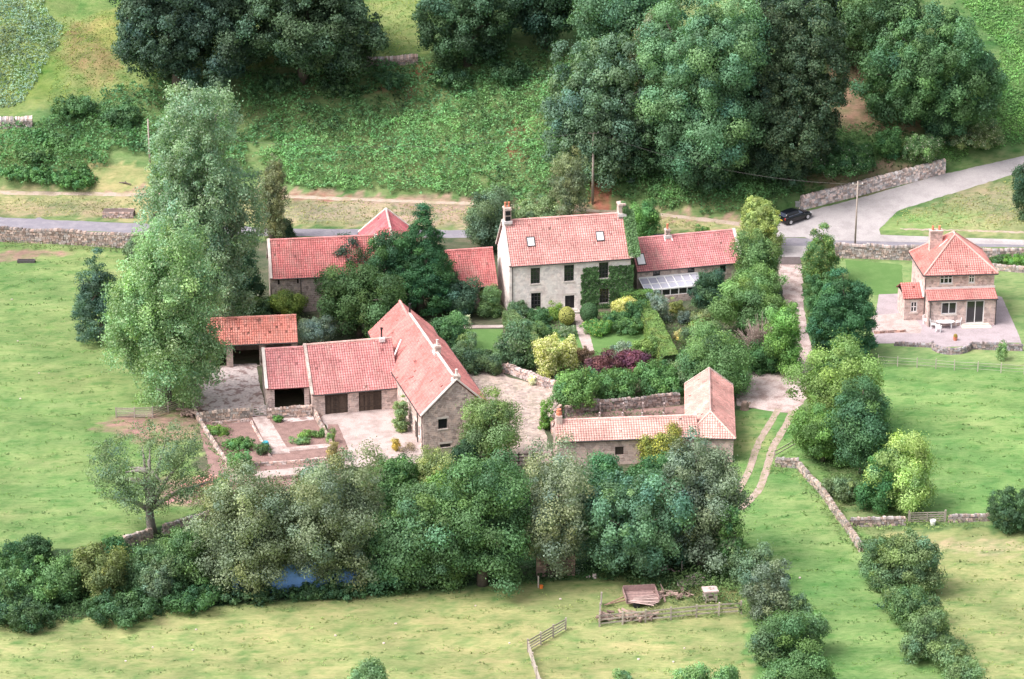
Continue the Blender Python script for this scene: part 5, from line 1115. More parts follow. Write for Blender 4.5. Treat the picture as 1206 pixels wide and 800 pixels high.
scatter("tussock_grass", [([(-150, 730), (240, 715), (640, 692), (700, 690), (870, 730), (920, 840), (-150, 840)], (.185, .235, .09)), ([(-150, 300), (150, 300), (130, 480), (240, 520), (230, 600), (140, 632), (-150, 660)], (.12, .20, .065)), ([(870, 490), (925, 490), (1000, 610), (1150, 830), (1010, 830), (860, 620)], (.115, .205, .06)), ([(1050, 440), (1400, 450), (1400, 600), (1070, 600), (1060, 520)], (.115, .205, .06)), ([(1030, 630), (1400, 640), (1400, 830), (1180, 830), (1100, 720)], (.19, .24, .085))],
        13, .24, BR, seed=21, hgt=.12, patch=1.0, pth=.55, up=1.6, vv=.3)
scatter("verge_grass", [([(-200, 232), (0, 232), (170, 234), (300, 235), (560, 244), (780, 257), (870, 268), (780, 270), (560, 266), (340, 264), (170, 258), (0, 251), (-200, 250)], (.25, .25, .11)), ([(1060, 250), (1206, 210), (1400, 180), (1400, 265), (1206, 268), (1050, 266)], (.24, .25, .10)), ([(60, 20), (170, 10), (500, -30), (480, 66), (300, 80), (130, 105), (60, 130)], (.17, .22, .05))],
        9, .24, BR, seed=22, hgt=.2, patch=1.0, vv=.3)
scatter("wall_side_grass", [([(905, 545), (940, 545), (1000, 610), (1022, 650), (1004, 652), (975, 615), (935, 560), (905, 556)], (.15, .21, .08)), ([(1000, 612), (1165, 606), (1165, 622), (1000, 628)], (.16, .22, .08)), ([(140, 636), (262, 600), (265, 616), (145, 652)], (.12, .19, .07)), ([(0, 284), (180, 292), (180, 300), (0, 293)], (.14, .18, .08))], 16, .24, BR, seed=31, hgt=.45, patch=1.3)

plant("bush", "thin scrub half hiding the blue sheeted tunnel", "bush", (262, 640, 345, 695), (.12, .16, .085), leaf=.26, fill=.28, gaps=.8, spray=1.6)
plant("bush", "second thin scrub at the right end of the blue sheeted tunnel", "bush", (345, 632, 436, 695), (.12, .165, .085), leaf=.26, fill=.26, gaps=.7, spray=1.6)
for bb, c, lb in [((350, 506, 372, 518), (.13, .22, .06), "left half of the neat green crop row in the right kitchen bed"), ((370, 504, 386, 516), (.10, .17, .06), "right half of the neat green crop row in the right kitchen bed"), ((340, 514, 366, 524), (.14, .23, .11), "pale leafy crop in front of the neat green row"),
                  ((384, 520, 400, 545), (.20, .17, .08), "rusty orange tinged planting along the gravel court's left edge")]:
    plant("shrub", lb, "shrub", bb, c, leaf=.17, bump=.15)

r = random.Random(5)
FH = [((1024, 668, 1056, 700), "ragged filler bush on the left flank of the field hedge's upper end"), ((1034, 690, 1078, 728), "ragged bush between the tallest and the dark low hedge bushes"), ((1082, 735, 1116, 772), "straggly bush in the lower third of the field hedge"), ((1060, 745, 1100, 782), "thin bush on the left side of the lower field hedge"), ((1090, 700, 1112, 740), "small shoot sticking out right of the field hedge")]
for bb, lb in FH: plant("hedge_bush", lb, "bush", bb, (.10, .155, .075), leaf=.24, bump=.25, fill=.7, gaps=1.6, spray=1.6, group="bushes of the hedge between the two lower right fields")
for bb, lb in [((882, 690, 926, 735), "ragged bush left of the silvery grey paddock bush"), ((880, 735, 925, 790), "thin bush on the left flank of the paddock hedge"), ((925, 700, 958, 745), "straggly shoot right of the silvery grey paddock bush"), ((850, 640, 884, 690), "loose bush joining the belt to the paddock hedge")]:
    plant("hedge_bush", lb, "bush", bb, (.10, .155, .08), leaf=.24, bump=.25, fill=.7, gaps=1.6, spray=1.6, group="bushes of the hedge beside the rail fence")
for bb, lb, c in [((50, 650, 110, 705), "mixed green bush between the spreading and brown tinged hedge bushes", (.08, .145, .06)), ((225, 630, 262, 690), "thin green bush between field wall and olive willow", (.09, .15, .07)), ((165, 655, 215, 715), "grey-green bush in the middle of the left hedge", (.10, .145, .085)), ((-10, 670, 30, 725), "light bush at the left edge just above the trough", (.09, .16, .07))]:
    plant("hedge_bush", lb, "bush", bb, c, leaf=.25, bump=.25, fill=.8, gaps=1.8, spray=1.5, group="bushes of the lower left hedge")

for i, (bb, c) in enumerate([((232, 92, 268, 112), (.055, .11, .05)), ((300, 86, 352, 108), (.05, .10, .045)), ((372, 92, 420, 116), (.06, .11, .05)), ((440, 84, 480, 106), (.05, .105, .05)), ((505, 80, 556, 104), (.055, .11, .05)), ((575, 70, 625, 98), (.05, .10, .045)), ((60, 112, 112, 140), (.07, .135, .06)), ((118, 120, 170, 150), (.065, .125, .055)), ((20, 172, 62, 192), (.09, .16, .07)), ((60, 196, 118, 222), (.075, .165, .06)), ((0, 192, 60, 216), (.08, .17, .065))]):
    lb = ["low bramble under the left edge of the blue-green sycamore", "low bramble under the right side of the blue-green sycamore", "dark bramble below the broad crown cut by the top edge", "dark bramble in front of the broken wall end", "bramble mound below the dense rounded hill tree", "bramble mound left of the grey-green hillside tree", "bramble mound right of the tumbled wall remnant", "bramble mound between tumbled wall and poplar top", "small bramble mound low on the left bank", "rounded bracken mound overhanging the path", "bracken mound at the left edge above the path"][i]
    plant("bramble", lb, "bush", bb, c, leaf=.34, bump=.25, gaps=1.8)
# ---------------------------------------------------------------- walls, fences and small things
def drystone(label, pts, h, th=.55, c=(.40, .32, .29), name="stone_wall", cat="wall", seed=1, zb=None, row=.2, drape=True, cope=True, group=None, both=True):
    W_ = [G(*p) if isinstance(p, tuple) else p for p in pts]; o = W_[0].copy(); r = random.Random(seed); mb = MB(); cores = MB()
    def cc(k=1): q = r.uniform(.55, 1.45)*k; t = r.uniform(-.12, .12); return (c[0]*q*(1+t), c[1]*q, c[2]*q*(1-t*.6))
    for a, b in zip(W_, W_[1:]):
        d2 = Vector((b.x-a.x, b.y-a.y, 0)); L = d2.length; d2.normalize(); n2 = Vector((-d2.y, d2.x, 0))
        if n2.y > 0: n2 = -n2
        def pt(u, v, z):
            p = a+d2*u+n2*v; zz = float(H(p.x, p.y)) if drape else a.z; return Vector((p.x-o.x, p.y-o.y, zz+z-o.z))
        N_ = max(1, int(L/1.5)); hs = lambda u: h*(1+.06*math.sin(u*.9+seed))
        for i in range(N_):
            u0, u1 = L*i/N_, L*(i+1)/N_; q = th/2-.1
            cores.hull8([pt(u0, -q, -.3), pt(u1, -q, -.3), pt(u1, q, -.3), pt(u0, q, -.3), pt(u0, -q, h*.9), pt(u1, -q, h*.9), pt(u1, q, h*.9), pt(u0, q, h*.9)], tuple(x*.35 for x in c))
        for side in ((1, -1) if both else (1,)):
            z = 0.0
            while z < h*.97:
                rh = row*r.uniform(.8, 1.25); u = -r.uniform(0, .2)
                while u < L:
                    w = r.uniform(.22, .55); e = r.uniform(-.035, .035); v0 = side*(th/2-.14); v1 = side*(th/2+e-.06*z/h)
                    j = lambda: r.uniform(-.02, .02); a0, a1 = u+.012, min(u+w-.012, L+.05); z0, z1 = z-.0, min(z+rh-.02, hs(u))
                    if a1-a0 > .06 and z1-z0 > .04:
                        f = [pt(a0, v0, z0), pt(a1, v0, z0), pt(a1+j(), v1, z0+j()), pt(a0+j(), v1, z0+j()), pt(a0, v0, z1), pt(a1, v0, z1), pt(a1-.03+j(), v1-side*.02, z1+j()), pt(a0+.03+j(), v1-side*.02, z1+j())]
                        mb.hull8(f, cc(), (3 if False else 9,))
                    u += w
                z += rh
        if cope:
            u = 0
            while u < L:
                w = r.uniform(.14, .32); t = th/2-.02; hh = hs(u)+r.uniform(.05, .16); j = lambda: r.uniform(-.03, .03)
                mb.hull8([pt(u, -t, hs(u)-.1), pt(u+w*.93, -t, hs(u)-.1), pt(u+w*.93, t, hs(u)-.1), pt(u, t, hs(u)-.1), pt(u+j(), -t+.06, hh+j()), pt(u+w*.9+j(), -t+.06, hh+j()), pt(u+w*.9+j(), t-.06, hh+j()), pt(u+j(), t-.06, hh+j())], cc(.95)); u += w
    i0 = len(mb.v); mb.v += cores.v; mb.f += [tuple(i0+i for i in f) for f in cores.f]; mb.c += cores.c
    w = mb.build(name, M_rub); w.location = o; return tag(w, label, cat, group)
SW = (.33, .26, .24)
drystone("long rough stone wall along the road above the left field", [(-70, 281), (0, 284), (75, 287), (150, 292), (185, 294)], 1.75, .7, SW, seed=1, row=.24)
drystone("tall stone wall between the junction and the cottage lawn", [(984, 303), (1020, 304), (1076, 306), (1140, 308), (1206, 310), (1300, 314)], 1.75, .7, (.37, .30, .285), seed=2, row=.24)
drystone("low second wall behind the cottage at the right edge", [(1160, 317), (1206, 321), (1290, 325)], .7, .5, (.40, .32, .30), seed=3)
drystone("low pinkish wall along the lower edge of the garden", [(578, 436), (602, 440), (625, 449), (642, 456), (660, 460)], 1.0, .6, (.46, .35, .33), seed=4)
drystone("curving dry stone wall running down to the field corner", [(940, 551), (952, 566), (968, 582), (984, 606), (1000, 628), (1014, 650)], .8, .45, (.33, .27, .24), seed=5)
drystone("short square end of stone wall beside the twin tracks", [(914, 549), (940, 551)], .9, .45, (.32, .26, .24), seed=6)
drystone("straight stone wall between the field corner and the field gate", [(1002, 620), (1035, 619), (1066, 618)], .8, .45, (.36, .29, .275), seed=7)
drystone("stone wall to the right of the field gate", [(1118, 615), (1165, 613)], .7, .45, (.36, .29, .275), seed=8)
drystone("field wall with pale top left of its gap, below the gnarled tree", [(146, 644), (179, 633)], 1.0, .5, (.38, .31, .29), seed=9)
drystone("field wall right of the gap, reaching the olive willow", [(193, 629), (225, 620), (262, 607)], 1.0, .5, (.38, .31, .29), seed=10)
drystone("wall in front of the byre's open bay", [(316, 493), (366, 490)], 1.15, .45, (.40, .31, .28), seed=11)
drystone("retaining wall along the lower edge of the concrete yard", [(236, 497), (297, 491)], 1.0, .5, (.38, .31, .27), seed=12)
drystone("diagonal wall down the left side of the kitchen garden", [(228, 484), (247, 517), (266, 545), (282, 572)], .5, .35, (.42, .33, .30), seed=13)
drystone("wall between kitchen garden and gravel court", [(371, 490), (379, 506), (391, 528)], .7, .35, (.38, .30, .27), seed=14)
drystone("tumbled wall remnant at the left edge of the bracken", [(-40, 152), (0, 150), (38, 148)], 1.1, .8, (.42, .36, .35), seed=15)
drystone("broken wall end beside the round hill tree", [(425, 78), (462, 76), (492, 74)], .9, .8, (.36, .28, .26), seed=16)
drystone("back wall of the stable pens below the shrub bank", [(666, 491), (704, 484), (742, 482), (800, 476)], 1.25, .5, (.30, .235, .22), seed=17)
drystone("curved wall at the left end of the stable yard", [(656, 520), (651, 508), (652, 496), (660, 489)], 1.1, .5, (.42, .30, .27), seed=18)
drystone("right length of terrace wall below the patio doors", [(1146, 411), (1204, 413)], .75, .4, (.29, .24, .25), seed=19)
drystone("left length of terrace wall below the white furniture", [(1054, 407), (1098, 409)], .35, .4, (.30, .25, .26), seed=20)
bl = [(1098+23*(1-math.cos(t)), 409+8.5*math.sin(t)) for t in np.linspace(0, math.pi, 9)]
drystone("curved bulging part of the terrace wall", bl, .65, .35, (.30, .25, .26), seed=21)
drystone("brick edged step in the cottage parking area", [(1030, 393), (1066, 391)], .3, .3, (.42, .27, .23), seed=22, cope=False)
# roadside retaining wall with the bank behind it
pr = []
for px in np.linspace(943, 1112, 12):
    x = G(px, np.interp(px, [941, 1107, 1125], [248, 204, 200])).x; pr.append(Vector((x, float(np.interp(x, XW, YW))-.32, 0)))
for q in pr: q.z = float(H(q.x, q.y))
rw = drystone("tall pale retaining wall along the side road above the black car", pr, 1.85, .6, (.57, .475, .455), name="retaining_wall", seed=23, row=.26)
sheet("concrete_path", [(297, 492), (315, 490), (342, 534), (319, 535)], M_drive, 4, .04); sheet("concrete_path", [(320, 529), (386, 523), (390, 527), (322, 534)], M_drive, 5, .04)
sheet("concrete_path", [(330, 492), (368, 489), (370, 495), (336, 498)], M_conc, 4, .04); sheet("concrete_path", [(252, 497), (292, 494), (292, 497), (253, 500)], M_conc, 4, .04)
sheet("brick_path", [(300, 556), (390, 547), (394, 556), (300, 568)], M_gravel, 4, .05); sheet("brick_path", [(398, 500), (410, 528), (402, 556), (386, 530), (386, 500)], M_earth, 3, .05)
def rails(label, pts, h=1.15, n=3, sp=2.3, mat=None, name="rail_fence", group=None, thick=.09, rail=.11, cat="fence", wire=False):
    W_ = [G(*p) for p in pts]; o = W_[0].copy(); root = empty(name, o, 0, label, cat, group); r = random.Random(int(pts[0][0])); mat = mat or M_wood
    for k, (a, b) in enumerate(zip(W_, W_[1:])):
        L = (b-a).length; m = max(1, round(L/sp)); P_ = [a.lerp(b, i/m)-o for i in range(m+1)]
        for i, p in enumerate(P_):
            if i == 0 and k: continue
            q = MB(); hh = h+r.uniform(.02, .14); q.rod(p-Vector((0, 0, .2)), p+Vector((r.uniform(-.04, .04), r.uniform(-.04, .04), hh)), thick*1.3, thick*1.3, (r.uniform(.85, 1.3),)*3); q.build("post", mat, root)
        rm = MB()
        for p, q in zip(P_, P_[1:]):
            for j in range(n):
                z = h*(j+.8)/(n+.1); rm.rod(p+Vector((0, 0, z+r.uniform(-.03, .03))), q+Vector((0, 0, z+r.uniform(-.03, .03))), .04 if not wire else .02, rail, (r.uniform(.8, 1.3),)*3)
        rm.build("rails", mat, root)
    return root
rails("grey post and rail fence in front of the old trailer", [(708, 712), (706, 738), (760, 733), (820, 727), (873, 723)], 1.25, 3, rail=.14, thick=.12)
rails("bent length of grey rail fence in the bottom field", [(666, 742), (622, 768), (632, 800), (642, 830)], 1.2, 4, 2.2, rail=.13, thick=.12)
rails("four barred wooden hurdle fence beneath the front poplar", [(137, 492), (180, 492), (216, 480)], 1.2, 5, 2.2)
M_fence = plain("pale_fence", (.42, .36, .33), .8, .2, 3)
rails("pale post and wire fence below the cottage lawn", [(1034, 430), (1080, 433), (1124, 436), (1206, 441), (1290, 446)], 1.15, 3, 2.3, M_fence, wire=True, rail=.022, thick=.07, name="wire_fence")
rails("dark wooden rails closing the bottom of the cobbled yard", [(594, 547), (628, 546)], 1.2, 3, 1.8, M_woodd)
rails("loose poles leaning on the wall end beside the tracks", [(912, 540), (948, 520)], .9, 2, 4, M_wood)
def gate(label, a, b, h=1.15, mat=None, nb=5):
    a, b = G(*a), G(*b); root = empty("field_gate", a, math.atan2(b.y-a.y, b.x-a.x), label, "gate"); L = (b-a).length; mb = MB()
    for i in range(nb): mb.rod((.05, 0, .15+i*(h-.2)/(nb-1)), (L-.05, 0, .15+i*(h-.2)/(nb-1)), .05, .09)
    for x in (.05, L/2, L-.05): mb.rod((x, -.05, .1), (x, -.05, h), .05, .09)
    mb.rod((.05, .05, .15), (L-.05, .05, h-.1), .04, .08); mb.build("bars", mat or M_wood, root)
    for x in (-.08, L+.08): q = MB(); q.rod((x, 0, -.2), (x, 0, h+.2), .16, .16); q.build("post", M_wood, root)
gate("weathered timber gate between the two straight field walls", (1071, 616), (1112, 615)); gate("pale metal gate beside the concrete yard", (298, 491), (314, 490), 1.3, M_metal)
M_pole = plain("grey_timber", (.34, .28, .25), .9, .2, 3)
def pole(label, base, top, rad=.13, bar=True):
    g = G(*base); s = scale(g); h = (base[1]-top[1])/s/math.cos(math.atan2(CAMZ-g.z, g.y)); root = empty("utility_pole", g, 0, label, "pole")
    q = MB(); q.tube([(0, 0, -.3), (0, 0, h)], [rad*1.1, rad*.75], 10); q.build("shaft", M_pole, root, True)
    if bar:
        q = MB(); q.rod((-.7, 0, h-.45), (.7, 0, h-.45), .12, .12); q.build("crossarm", M_wood, root)
        for x in (-.6, .6): q = MB(); q.lathe([(.04, 0), (.07, .05), (.05, .15), (.02, .18)], (x, 0, h-.39), 8); q.build("insulator", M_paint, root)
pole("wooden utility pole at the foot of the bracken bank behind the farmhouse", (698, 240), (697, 154), .17); pole("tall thin brown pole standing by the wall at the junction", (1007, 288), (1009, 214), .12)
pole("short grey pole on the hillside behind the silvery poplar", (177, 200), (177, 141), .13, False)
# old trailer, logs and boxes by the rail fence
a, b = G(738, 716), G(776, 714); rz = math.atan2(b.y-a.y, b.x-a.x); L = (b-a).length; t = empty("farm_trailer", a, rz, "old tipped farm trailer with a rusty pink timber bed by the rail fence", "trailer")
mb = MB(); tilt = .03
for i in range(9): y = i*.27; mb.hull8([Vector(p) for p in ((0, y, .55+y*tilt), (L, y, .55+y*tilt), (L, y+.25, .55+(y+.25)*tilt), (0, y+.25, .55+(y+.25)*tilt), (0, y, .62+y*tilt), (L, y, .62+y*tilt), (L, y+.25, .62+(y+.25)*tilt), (0, y+.25, .62+(y+.25)*tilt))], (1.0+.2*math.sin(i*3),)*3)
M_bed = plain("faded_red_timber", (.30, .195, .185), .85, .3, 4); t.scale = (1, 1, .75); mb.build("bed", M_bed, t)
for nm, p in (("side_board", (0, 2.45, .6, L, 2.5, 1.5)), ("side_board", (-.05, 0, .7, .0, 2.45, 1.3)), ("side_board", (L, 0, .7, L+.05, 2.45, 1.3))): q = MB(); q.box(*p); q.build(nm, M_bed, t)
q = MB(); q.rod((0, .9, .5), (-2.1, .3, .35), .1, .1); q.rod((0, 1.6, .5), (-2.1, .3, .35), .1, .1); q.build("drawbar", M_rust, t)
for x in (L*.3, L*.75):
    w = MB(); w.tube([(x, -.22, .36), (x, -.02, .36)], .36, 14); w.build("wheel", M_tyre, t)
def simple(name, label, cat, px, fn, mat, rz=0, group=None):
    g = G(*px); mb = MB(); fn(mb); o = mb.build(name, mat); o.location = g; o.rotation_euler = (0, 0, rz); return tag(o, label, cat, group)
def logs(n, L, seed):
    def f(mb):
        r = random.Random(seed)
        for i in range(n): a = Vector((r.uniform(-L, L), r.uniform(-.7, .7), r.uniform(.1, .5))); d = Vector((r.uniform(-1, 1), r.uniform(-1, 1), r.uniform(-.15, .15)))*.7; mb.tube([a-d, a+d], r.uniform(.06, .16), 6, (r.uniform(.6, 1.5),)*3)
    return f
simple("log_pile", "jumble of cut logs between trailer and rail fence", "log pile", (738, 729), logs(48, 2.6, 2), plain("old_logs", (.24, .17, .145), .9, .3, 5))
simple("log_pile", "scattered broken branches beside the concrete yard's left corner", "log pile", (226, 489), logs(34, 1.1, 3), MATS["old_logs"])
simple("rubble_pile", "pile of pink brick rubble outside the kitchen garden wall", "rubble pile", (243, 572), lambda mb: [mb.box(x-.12, y-.08, z, x+.12, y+.08, z+.12, (k, k, k), Matrix.Rotation(a, 4, 'Z')) for x, y, z, a, k in [(random.Random(i).gauss(0, .9), random.Random(i+99).gauss(0, .8), random.Random(i+5).uniform(0, .3), random.Random(i+7).uniform(0, 3), random.Random(i+3).uniform(.6, 1.4)) for i in range(220)]], plain("broken_brick", (.52, .27, .23), .9, .3, 5))
def hive(mb): mb.box(-.62, -.5, .25, .62, .5, 1.15, (.8, .8, .8)); mb.box(-.72, -.6, 1.152, .72, .6, 1.3, (.85, .8, .8)); [mb.box(x-.06, y-.06, 0, x+.06, y+.06, .248) for x in (-.5, .5) for y in (-.4, .4)]; mb.box(-.25, -.53, .6, .25, -.502, .8, (.12, .1, .1))
M_offw = plain("pale_boards", (.60, .48, .47), .8, .15, 3)
simple("beehive", "pale pink boxy hive on legs behind the rail fence", "beehive", (836, 708), hive, M_offw, .15)
def slab(mb): mb.box(-.75, -.6, .3, .75, .6, .42); mb.box(-.6, -.5, 0, -.4, .5, .298, (.6, .6, .6)); mb.box(.4, -.5, 0, .6, .5, .298, (.6, .6, .6))
simple("wooden_crate", "flat grey pallet lid left of the hive", "crate", (806, 690), slab, M_wood, .1); simple("wooden_crate", "broken pale boards heaped behind the hive", "crate", (821, 686), lambda mb: [mb.box(-.8, -.7+.3*i, .1+.12*i, .8, -.45+.3*i, .16+.12*i, M=Matrix.Rotation(.15*(i-2), 4, 'Z')) for i in range(5)], M_offw, .4)
def stackp(mb):
    r = random.Random(4)
    for j in range(11):
        x = -1.85
        while x < 1.85: w = r.uniform(.35, 1.1); mb.box(x, -.35+r.uniform(-.04, .04), j*.2, min(x+w-.02, 1.9), .35, j*.2+.18, (r.uniform(.6, 1.35),)*3); x += w
simple("stone_stack", "brown stacked stone block between willow and blue-green ash", "stack", (654, 677), stackp, plain("brown_stone", (.33, .23, .19), .9, .3, 4), .06)
def pst(mb): mb.rod((0, 0, -.2), (0, 0, 1.2), .14, .14)
simple("fence_post", "pale upright post at the edge of the belt beside an orange bucket", "post", (634, 692), pst, M_fence); simple("fence_post", "pale post among the scrub above the hive", "post", (803, 674), pst, M_fence)
simple("bucket", "orange bucket at the foot of the pale post", "bucket", (637.5, 693), lambda mb: mb.lathe([(.16, 0), (.2, .3), (.17, .3), (.13, .05)], n=12), M_orange)
simple("bucket", "white bucket left of the field gate opening", "bucket", (1098.5, 618), lambda mb: mb.lathe([(.24, 0), (.32, .5), (.28, .5), (.2, .08)], n=14), M_paint)
simple("salt_block", "small whitish block at the belt edge right of the stone stack", "block", (700, 681), lambda mb: mb.box(-.18, -.15, 0, .18, .15, .45), M_offw)
simple("salt_block", "flat pale stone left of the small whitish block", "block", (693, 680), lambda mb: mb.lathe([(.22, 0), (.25, .1), (.12, .18)], n=8), M_offw)
simple("water_barrel", "blue plastic water barrel in the kitchen garden", "barrel", (313, 530), lambda mb: mb.lathe([(.32, 0), (.38, .3), (.39, .65), (.33, .95), (.31, .97), (.1, .98)], n=16), M_teal)
simple("stone_trough", "dark stone trough lying in the muddy patch of the left field", "trough", (31, 309), lambda mb: (mb.box(-1.1, -.3, 0, 1.1, -.2, .35), mb.box(-1.1, .2, 0, 1.1, .3, .35), mb.box(-1.1, -.198, 0, -1.0, .198, .35), mb.box(1.0, -.198, 0, 1.1, .198, .35), mb.box(-.998, -.198, 0, .998, .198, .1)), plain("black_stone", (.09, .08, .085), .9))
simple("stone_trough", "grey stone trough at the very left edge below the hedge", "trough", (1, 720), lambda mb: (mb.box(-.9, -.5, 0, .9, .5, .7), mb.box(-1.0, -.6, .702, 1.0, .6, .85, (1.6, 1.6, 1.6))), M_rust)
drystone("ruined stone platform on the verge left of the poplar", [(122, 254), (158, 255)], .8, 1.2, (.36, .27, .25), name="stone_ruin", seed=30, cope=False)
simple("fallen_branch", "dark fallen branch on the pale grass above the path", "branch", (148, 217), lambda mb: (mb.tube([(-.9, .3, .1), (0, 0, .18), (.8, -.4, .1)], [.09, .12, .05], 6), mb.tube([(0, 0, .18), (-.3, 1.6, .4)], [.08, .03], 6)), M_bark)
simple("tree_stump", "brown stump on the grass beside the drive below the gate pier", "stump", (877, 482), lambda mb: (mb.lathe([(.55, 0), (.45, .2), (.38, .7), (.3, .9), (.1, .92)], n=10), mb.tube([(.2, 0, .3), (.6, .1, .8)], [.2, .1], 6)), MATS["old_logs"])
simple("gate_pier", "square stone gate pier at the bend of the drive", "pier", (924.5, 432), lambda mb: (mb.box(-.38, -.38, 0, .38, .38, 1.75), mb.box(-.45, -.45, 1.752, .45, .45, 1.9)), M_stone_d)
def cg(mb):
    mb.box(-1.5, -1.3, .02, 1.5, 1.3, .03, (.2, .2, .2))
    for i in range(14): mb.tube([(-1.5, -1.25+i*.19, .07), (1.5, -1.25+i*.19, .07)], .04, 6)
simple("cattle_grid", "dark cattle grid across the mouth of the drive", "cattle grid", (929, 307.5), cg, plain("grid_steel", (.16, .13, .13), .7))
def mail(mb): mb.rod((0, 0, 0), (0, 0, 1.0), .1, .1); mb.box(-.28, -.22, 1.0, .28, .22, 1.55); mb.box(-.32, -.26, 1.552, .32, .26, 1.65)
simple("post_box", "small grey box on a post at the retaining wall's end", "post box", (939, 252), mail, plain("grey_box", (.2, .2, .2), .7))
# blue sheeted tunnel behind the willows
g = P(352, 688); tn = MB(); LT, WT, HT_ = 6.4, 1.7, 2.5; prof = [(WT*math.cos(t), HT_*math.sin(t)) for t in np.linspace(0, math.pi, 11)]
for i in range(16):
    x0, x1 = -LT+2*LT*i/16, -LT+2*LT*(i+1)/16; s0, s1 = 1-.05*(i % 2), 1-.05*((i+1) % 2)
    for (a, b), (c_, d_) in zip(prof, prof[1:]): tn.poly([(x0, a*s0, b*s0), (x1, a*s1, b*s1), (x1, c_*s1, d_*s1), (x0, c_*s0, d_*s0)])
tn.poly([(-LT, a, b) for a, b in prof]); tn.poly([(LT, a, b) for a, b in prof][::-1])
o = tn.build("polytunnel", M_blue); o.location = g; o.rotation_euler = (0, 0, .12); tag(o, "blue sheeted tunnel glimpsed between the trunks of the olive willows", "polytunnel")
# stable pens
for i, (px, lb) in enumerate(((706, "first"), (733, "second"), (756, "third"), (781, "last"))):
    a, b = P(px, 499), P(px+1, 487); root = empty("pen_partition", a, math.atan2(b.y-a.y, b.x-a.x), "%s timber pen partition from the left behind the low stable range" % lb, "partition", "timber partitions of the stable pens"); Lq = (b-a).length; q = MB()
    for z in (.4, .8, 1.15): q.rod((0, 0, z), (Lq, 0, z), .05, .14)
    q.build("rails", M_woodd, root); q = MB(); q.rod((Lq-.1, 0, 0), (Lq-.1, 0, 1.3), .16, .16); q.build("post", M_offw, root); q = MB(); q.rod((.1, 0, 0), (.1, 0, 1.3), .16, .16); q.build("post", M_offw, root)
sheet("pen_floor", [(660, 498), (806, 496), (806, 478), (742, 483), (704, 486), (668, 491)], M_earth, 3, .03)
M_plast = plain("white_plastic", (.86, .85, .86), .5, .03)
def chair(loc, rz, label, src=[None]):
    if src[0] is None:
        root = empty("garden_chair", loc, rz, label, "chair", "white plastic chairs on the cottage terrace")
        q = MB(); q.box(-.26, -.26, .42, .26, .26, .47); q.build("seat", M_plast, root)
        q = MB(); q.hull8([(-.26, .22, .472), (.26, .22, .472), (.26, .27, .472), (-.26, .27, .472), (-.24, .32, .95), (.24, .32, .95), (.24, .36, .95), (-.24, .36, .95)]); q.build("backrest", M_plast, root)
        for x in (-.23, .23):
            for y in (-.23, .23): q = MB(); q.rod((x, y, 0), (x, y, .419), .05, .05); q.build("leg", M_plast, root)
            q = MB(); q.rod((x*1.15, -.24, .66), (x*1.15, .27, .68), .05, .04); q.build("armrest", M_plast, root)
        root.scale = (1.2, 1.2, 1.15); src[0] = root; return root
    r2 = src[0].copy(); C.objects.link(r2); r2.location = loc; r2.rotation_euler = (0, 0, rz); r2["label"] = label
    r2.scale = src[0].scale
    for ch in src[0].children: c2 = ch.copy(); C.objects.link(c2); c2.parent = r2
    return r2
tb = P(1113, 386); t = empty("garden_table", tb, 0, "oval white plastic table on the cottage terrace", "table")
t.scale = (1.25, 1.2, 1.1); q = MB(); q.lathe([(.5, .0), (.52, .02), (.5, .05), (.05, .05)], (0, 0, .7), 20, sx=1.7); q.build("tabletop", M_plast, t)
for x in (-.55, .55):
    for y in (-.3, .3): q = MB(); q.rod((x, y, 0), (x, y, .7), .06, .06); q.build("leg", M_plast, t)
for (px, py, rz, lb) in ((1099, 386.5, 1.5, "white chair at the left end of the oval table"), (1107, 381, .2, "white chair behind the oval table, left one"), (1118, 380.5, -.2, "white chair behind the oval table, right one"), (1127.5, 383.5, -1.4, "white chair at the right end of the oval table"),
                         (1105, 391, 2.8, "white chair in front of the oval table, pulled out to the left"), (1091, 382, .9, "white chair standing alone against the lean-to corner"), (1075, 372, .4, "white chair in front of the cottage porch window"), (1078.5, 368, -.6, "white chair pushed against the side wall by the porch")):
    chair(P(px, py), rz, "%s" % lb)
simple("plant_pot", "small terracotta pot with a plant on the curved terrace", "plant pot", (1125, 401), lambda mb: (mb.lathe([(.2, 0), (.28, .4), (.22, .4)], n=12), mb.lathe([(.05, .35), (.26, .5), (.2, .75), (.02, .85)], n=7, col=(.4, .8, .3))), M_terra)
